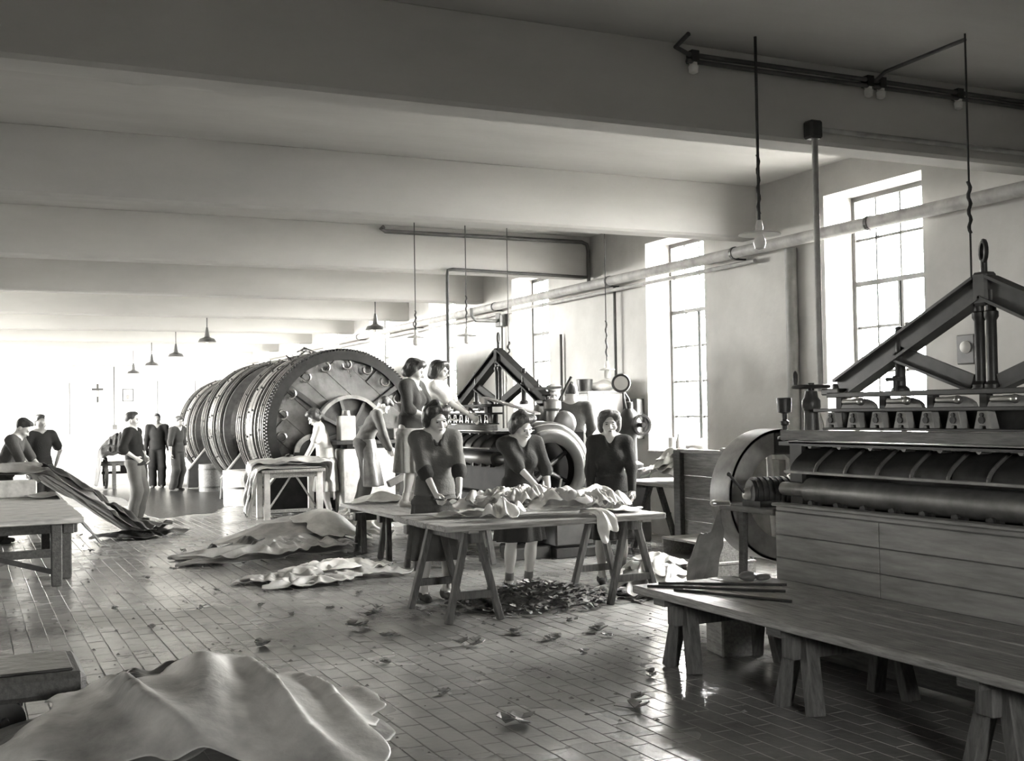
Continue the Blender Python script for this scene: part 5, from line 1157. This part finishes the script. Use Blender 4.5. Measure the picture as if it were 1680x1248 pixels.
for n, L_ in by.items():
    for k, (d, _, o, big) in enumerate(sorted(L_, key=lambda t: t[:2])): tag(o, '%s dark hide scrap %s nearest the %s' % ('large' if big > 1 else 'small', ORD[k] if k else 'very', n), 'scrap', 'loose hide scraps on the floor')
mb = MB(); r9 = np.random.RandomState(19)
for k in range(900):
    x = r9.uniform(.2, 5.5); y = r9.uniform(5, 19); s_ = r9.uniform(.004, .014)
    mb.add([(x-s_, y-s_*.7, 0), (x+s_, y-s_, 0), (x+s_*.8, y+s_, 0), (x-s_, y+s_, 0), (x, y, s_*.9)], [(0, 1, 4), (1, 2, 4), (2, 3, 4), (3, 0, 4)])
tag(mb.build('floor_crumbs', scrap_m, None, kind='stuff', origin=(2.5, 12, 0)), 'fine dark crumbs of hide strewn over the floor', 'crumbs')
# standing water by the drums
nw = 48; P = []; r4 = np.random.RandomState(2)
for i in range(nw):
    a = 2*PI*i/nw; q = 1+.16*math.sin(3*a+1)+.10*math.sin(5*a)+.07*math.sin(9*a+2); P.append((3.75+1.15*q*math.cos(a)+.05*q*math.sin(a)*4, 24.0+4.6*q*math.sin(a)))
water = mat('dark_puddle', .02, .3, var=.3, scale=3, bump=.9, bscale=14, spec=.2)
tag(MB().prism(P, 'z', -.005, .004).build('puddle', water, None, kind='stuff', origin=(3.75, 24, 0)), 'dark puddle of tan liquor on the floor beside the drums', 'water')
# ================================================================ LAMPS, PIPES, WALL FITTINGS
cord_m = mat('lamp_cord', .03, .7, var=.2)
def shade_lamp(label, x, y, z, top=Z_CEIL, group=None, m=lampblack):
    t = thing('pendant_lamp', label, 'lamp', (x, y, z), group)
    s = MB().lathe((x, y, z), [(.185, 0), (.18, .02), (.15, .07), (.07, .10), (.05, .115)], 24).build('shade', m, t, smooth='auto'); so = s.modifiers.new('t', 'SOLIDIFY'); so.thickness = .006
    MB().lathe((x, y, z+.11), [(.055, 0), (.05, .03), (.025, .17), (.02, .2), (0, .205)], 14).build('neck', m, t, smooth='auto')
    MB().cyl((x, y, z+.30), (x, y, top), .010, n=6).build('rod', cord_m, t)
    MB().lathe((x, y, z+.02), [(0, -.05), (.03, -.03), (.035, 0), (.02, .05), (.02, .09)], 12).build('bulb', bulb_m, t, smooth='auto')
for k, (y, z) in enumerate(((24.2, 3.14), (28.1, 3.03), (32.0, 2.98), (35.7, 2.90))):
    shade_lamp('dark enamel pendant lamp, %s of four in the row receding to the far wall' % ('nearest', 'second', 'third', 'farthest')[k], 4.56, y, z, Z_CEIL, 'row of dark enamel pendant lamps')
shade_lamp('dark enamel pendant lamp hanging above the front drum', 6.80, 20.0, 3.13)
def flat_lamp(label, x, y, z, r=.13, beads=None, cordr=.006):
    t = thing('pendant_lamp', label, 'lamp', (x, y, z))
    s = MB().lathe((x, y, z), [(r, 0), (r*.96, .008), (r*.35, .022), (.03, .03)], 24).build('shade', enamel, t, smooth='auto'); so = s.modifiers.new('t', 'SOLIDIFY'); so.thickness = .004
    MB().lathe((x, y, z+.025), [(.024, 0), (.026, .03), (.018, .07), (0, .08)], 12).build('socket', enamel, t, smooth='auto')
    MB().lathe((x, y, z-.10), [(0, 0), (.032, .012), (.042, .045), (.034, .08), (.018, .11), (.016, .125)], 16).build('bulb', bulb_m, t, smooth='auto')
    MB().cyl((x, y, z+.10), (x, y, Z_CEIL), cordr, n=6).build('cord', cord_m, t)
    if beads:
        a, b = beads; MB().tube([(x+.007*math.cos(k*1.3), y+.007*math.sin(k*1.3), a+(b-a)*k/16) for k in range(17)], .010, 6).build('cord_knot', cord_m, t, smooth='auto')
flat_lamp('bare-bulb lamp under a flat white disc near the camera', 4.78, 6.15, 2.76, .14, (2.9, 3.3), .010)
flat_lamp('flat white lamp on a knotted cord above the woman holding shears', 4.93, 13.0, 2.52, .11, (2.62, 2.85))
flat_lamp('flat white lamp on a knotted cord left of the truss ring', 5.60, 13.0, 2.55, .13, (2.75, 3.05))
flat_lamp('small flat white lamp hung low beside the locker', 6.42, 11.0, 2.05, .09, (2.2, 2.6))
t = thing('hanging_cord', 'twisted dark cord hanging to the truss of the right machine', 'cord', (6.05, 5.55, 2.42))
MB().cyl((6.05, 5.55, 2.40), (6.05, 5.55, Z_CEIL), .007, n=6).build('cord', cord_m, t); MB().tube([(6.05+.008*math.cos(k*1.3), 5.55+.008*math.sin(k*1.3), 2.75+.35*k/16) for k in range(17)], .012, 6).build('cord_knot', cord_m, t, smooth='auto')
t = thing('hanging_cord', 'thin cord with a short dark weight right of the truss ring', 'cord', (6.17, 13.0, 2.35))
MB().cyl((6.17, 13.0, 2.40), (6.17, 13.0, Z_CEIL), .005, n=6).build('cord', cord_m, t); MB().tube([(6.17+.015*math.cos(k*1.3), 13+.015*math.sin(k*1.3), 2.28+.2*k/10) for k in range(11)], .012, 6).build('weight', cord_m, t, smooth='auto')
pipe_m = mat('painted_pipe', .33, .6, var=.3, scale=5); dpipe = mat('dark_conduit', .07, .6, var=.3, scale=5)
def pipe(name, label, pts, r, m, brackets=()):
    t = tag(MB().tube(pts, r, 12).build(name, m, None, smooth='auto', origin=pts[0]), label, 'pipe')
    for p in brackets: MB().ring((p[0], 0, p[2]), r*.95, r*1.12, 'y', p[1]-.02, p[1]+.02, 20).box(p[0], p[0]+.15, p[1]-.015, p[1]+.015, p[2]-r*1.2, p[2]-r*.9).build('bracket', iron, t)
    return t
pipe('wall_pipe', 'thick pale pipe running high along the whole window wall', [(XW(y)-.16, y, 3.36) for y in (4.0, 12, 20, 28, 37.8)], .065, pipe_m, [(XW(y)-.16, y, 3.36) for y in (6, 8.4, 10.6, 13.5, 17.4, 21.3, 25.2)])
pipe('wall_pipe', 'thin pale pipe just below the thick high wall pipe', [(XW(y)-.10, y, 3.24) for y in (10.3, 18, 26, 37.8)], .025, pipe_m)
pipe('wall_duct', 'grey vertical pipe on the wall left of the near window', [(7.96, 9.72, .9), (7.96, 9.72, 3.30)], .065, mat('grey_pipe', .22, .6, var=.2))
pipe('conduit', 'pale vertical conduit dropping from the near beam to the right machine', [(5.48, 6.40, 1.72), (5.48, 6.40, 3.52)], .022, pipe_m)
pipe('conduit', 'pale horizontal conduit along the lower face of the near beam', [(5.5, 6.43, 3.60), (8.0, 6.43, 3.60)], .02, pipe_m)
tag(MB().box(5.42, 5.53, 6.36, 6.46, 3.52, 3.65).build('junction_box', iron, None, bevel=.015, origin=(5.48, 6.41, 3.58)), 'dark elbow box on the near beam above the conduit', 'box')
pipe('conduit', 'upper of twin dark conduits on porcelain insulators along the near beam', [(4.28, 6.2, 4.06), (4.3, 6.38, 4.03), (4.42, 6.40, 4.00), (8.0, 6.40, 4.00)], .016, dpipe)
pipe('conduit', 'lower of twin dark conduits on porcelain insulators along the near beam', [(4.40, 6.40, 3.955), (8.0, 6.40, 3.955)], .016, dpipe)
pipe('conduit', 'dark conduit crossing the ceiling before the near beam', [(6.06, 6.40, 4.00), (6.06, 6.3, 4.04), (6.05, 5.55, 4.05)], .014, dpipe)
for k, x in enumerate((4.46, 6.0, 6.12, 6.9)):
    t = thing('insulator', 'white porcelain insulator on the near beam, %s along the conduits' % ('first', 'second', 'third', 'fourth')[k], 'insulator', (x, 6.41, 3.9), 'porcelain insulators on the near beam')
    MB().lathe((x, 6.41, 3.875), [(.014, 0), (.03, .01), (.034, .05), (.026, .06), (.03, .08), (0, .082)], 14).build('cup', enamel, t, smooth='auto'); MB().box(x-.03, x+.03, 6.38, 6.45, 3.95, 4.03).build('clip', iron, t)
pipe('conduit', 'dark conduit high on the third beam ending in a bend at the wall', [(4.96, 14.2, 4.045), (4.94, 14.24, 4.03), (5.0, 14.26, 4.0), (7.95, 14.26, 4.0), (8.03, 14.26, 3.97), (8.05, 14.26, 3.88), (8.05, 14.26, 3.42)], .028, dpipe)
pipe('conduit', 'dark pipe along the bottom of the third beam turning down to the floor machine', [(8.03, 14.26, 3.50), (5.95, 14.26, 3.535), (5.88, 14.26, 3.52), (5.87, 14.26, 3.45), (5.87, 14.26, 1.2), (5.87, 14.26, .0)], .022, dpipe)
pipe('conduit', 'thin dark vertical pipe on the wall right of the hanging lamp cord', [(XW(13.5)-.08, 13.5, .9), (XW(13.5)-.08, 13.5, 3.3)], .02, dpipe)
yy = 17.35; xx = XW(yy)-.06
pipe('conduit', 'dark hooked pipe with fuse box on the far pier', [(xx-.55, yy-.0, 3.32), (xx-.55, yy, 3.2), (xx-.48, yy, 3.12), (xx-.05, yy, 3.12)], .03, dpipe)
tag(MB().box(xx-.08, xx+.04, yy-.09, yy+.09, 3.02, 3.24).build('fuse_box', paint_m, None, bevel=.01, origin=(xx, yy, 3.1)), 'small dark fuse box at the end of the hooked pipe', 'box')
pipe('conduit', 'thin vertical pipe dropping from the fuse box', [(xx, yy, 1.0), (xx, yy, 3.02)], .016, dpipe)
pipe('conduit', 'thin vertical pipe with small valve between the far windows', [(XW(15.2)-.05, 15.2, .9), (XW(15.2)-.05, 15.2, 2.75)], .02, dpipe)
# electric box and dial box on the window wall
t = thing('switch_box', 'electric switch box with pale cover on the wall beside the column machine', 'box', (8.05, 13.1, 1.3))
MB().box(XW(13.1)-.12, XW(13.1), 12.9, 13.25, 1.22, 1.75).build('case', paint_m, t, bevel=.01); MB().box(XW(13.1)-.135, XW(13.1)-.12, 12.98, 13.12, 1.36, 1.62).build('cover', enamel, t, bevel=.01)
t = thing('wall_dial', 'square dark box with round white dial on the wall behind the right machine', 'dial', (7.95, 7.34, 2.0))
MB().box(7.90, 7.98, 7.24, 7.44, 1.96, 2.22).build('case', paint_m, t, bevel=.01); MB().lathe((7.90, 7.33, 2.11), [(.055, 0), (.05, .02), (.03, .04), (0, .045)], 18, (-1, 0, 0)).build('dial', enamel, t, smooth='auto')
# far wall
yf = Y_FAR-.02
pipe('conduit', 'dark vertical conduit between crucifix and picture on the far wall', [(4.25, yf, 1.3), (4.25, yf, 3.2)], .025, dpipe)
pipe('conduit', 'thin horizontal rail high on the far wall', [(2.6, yf, 3.22), (7.0, yf, 3.26)], .022, pipe_m)
for x, a, b_, w in ((2.94, 1.1, 2.7, 'left of the crucifix'), (5.57, 1.0, 2.75, 'above the man in the dark suit'), (6.75, 1.0, 2.75, 'above the rearmost drum')): pipe('conduit', 'thin vertical wire on the far wall %s' % w, [(x, yf, a), (x, yf, b_)], .016, dpipe)
t = thing('switch_box', 'small switch at the foot of the far wall conduit', 'box', (4.25, yf, 1.25)); MB().box(4.19, 4.33, yf-.06, yf+.01, 1.22, 1.38).build('case', paint_m, t, bevel=.01)
t = thing('crucifix', 'small dark crucifix hanging on the white far wall', 'crucifix', (3.76, yf, 2.2)); MB().box(3.73, 3.79, yf-.03, yf+.01, 2.08, 2.66).build('upright', iron, t); MB().box(3.59, 3.93, yf-.035, yf-.0, 2.46, 2.52).build('crossbar', iron, t); MB().box(3.74, 3.78, yf-.05, yf-.035, 2.26, 2.46).build('figure', paint_l, t, bevel=.008)
t = thing('framed_picture', 'small dark-framed picture on the far wall', 'picture', (4.66, yf, 2.1))
x0, x1, z0, z1 = 4.50, 4.83, 2.10, 2.50; m = MB()
for a in ((x0, x1, z0, z0+.025), (x0, x1, z1-.025, z1), (x0, x0+.025, z0, z1), (x1-.025, x1, z0, z1)): m.box(a[0], a[1], yf-.03, yf+.01, a[2], a[3])
m.build('frame', iron, t); MB().box(x0+.02, x1-.02, yf-.012, yf, z0+.02, z1-.02).build('print', enamel, t); MB().ell((4.665, yf-.014, 2.24), (.07, .006, .08), 12, 8).build('motif', steel, t)
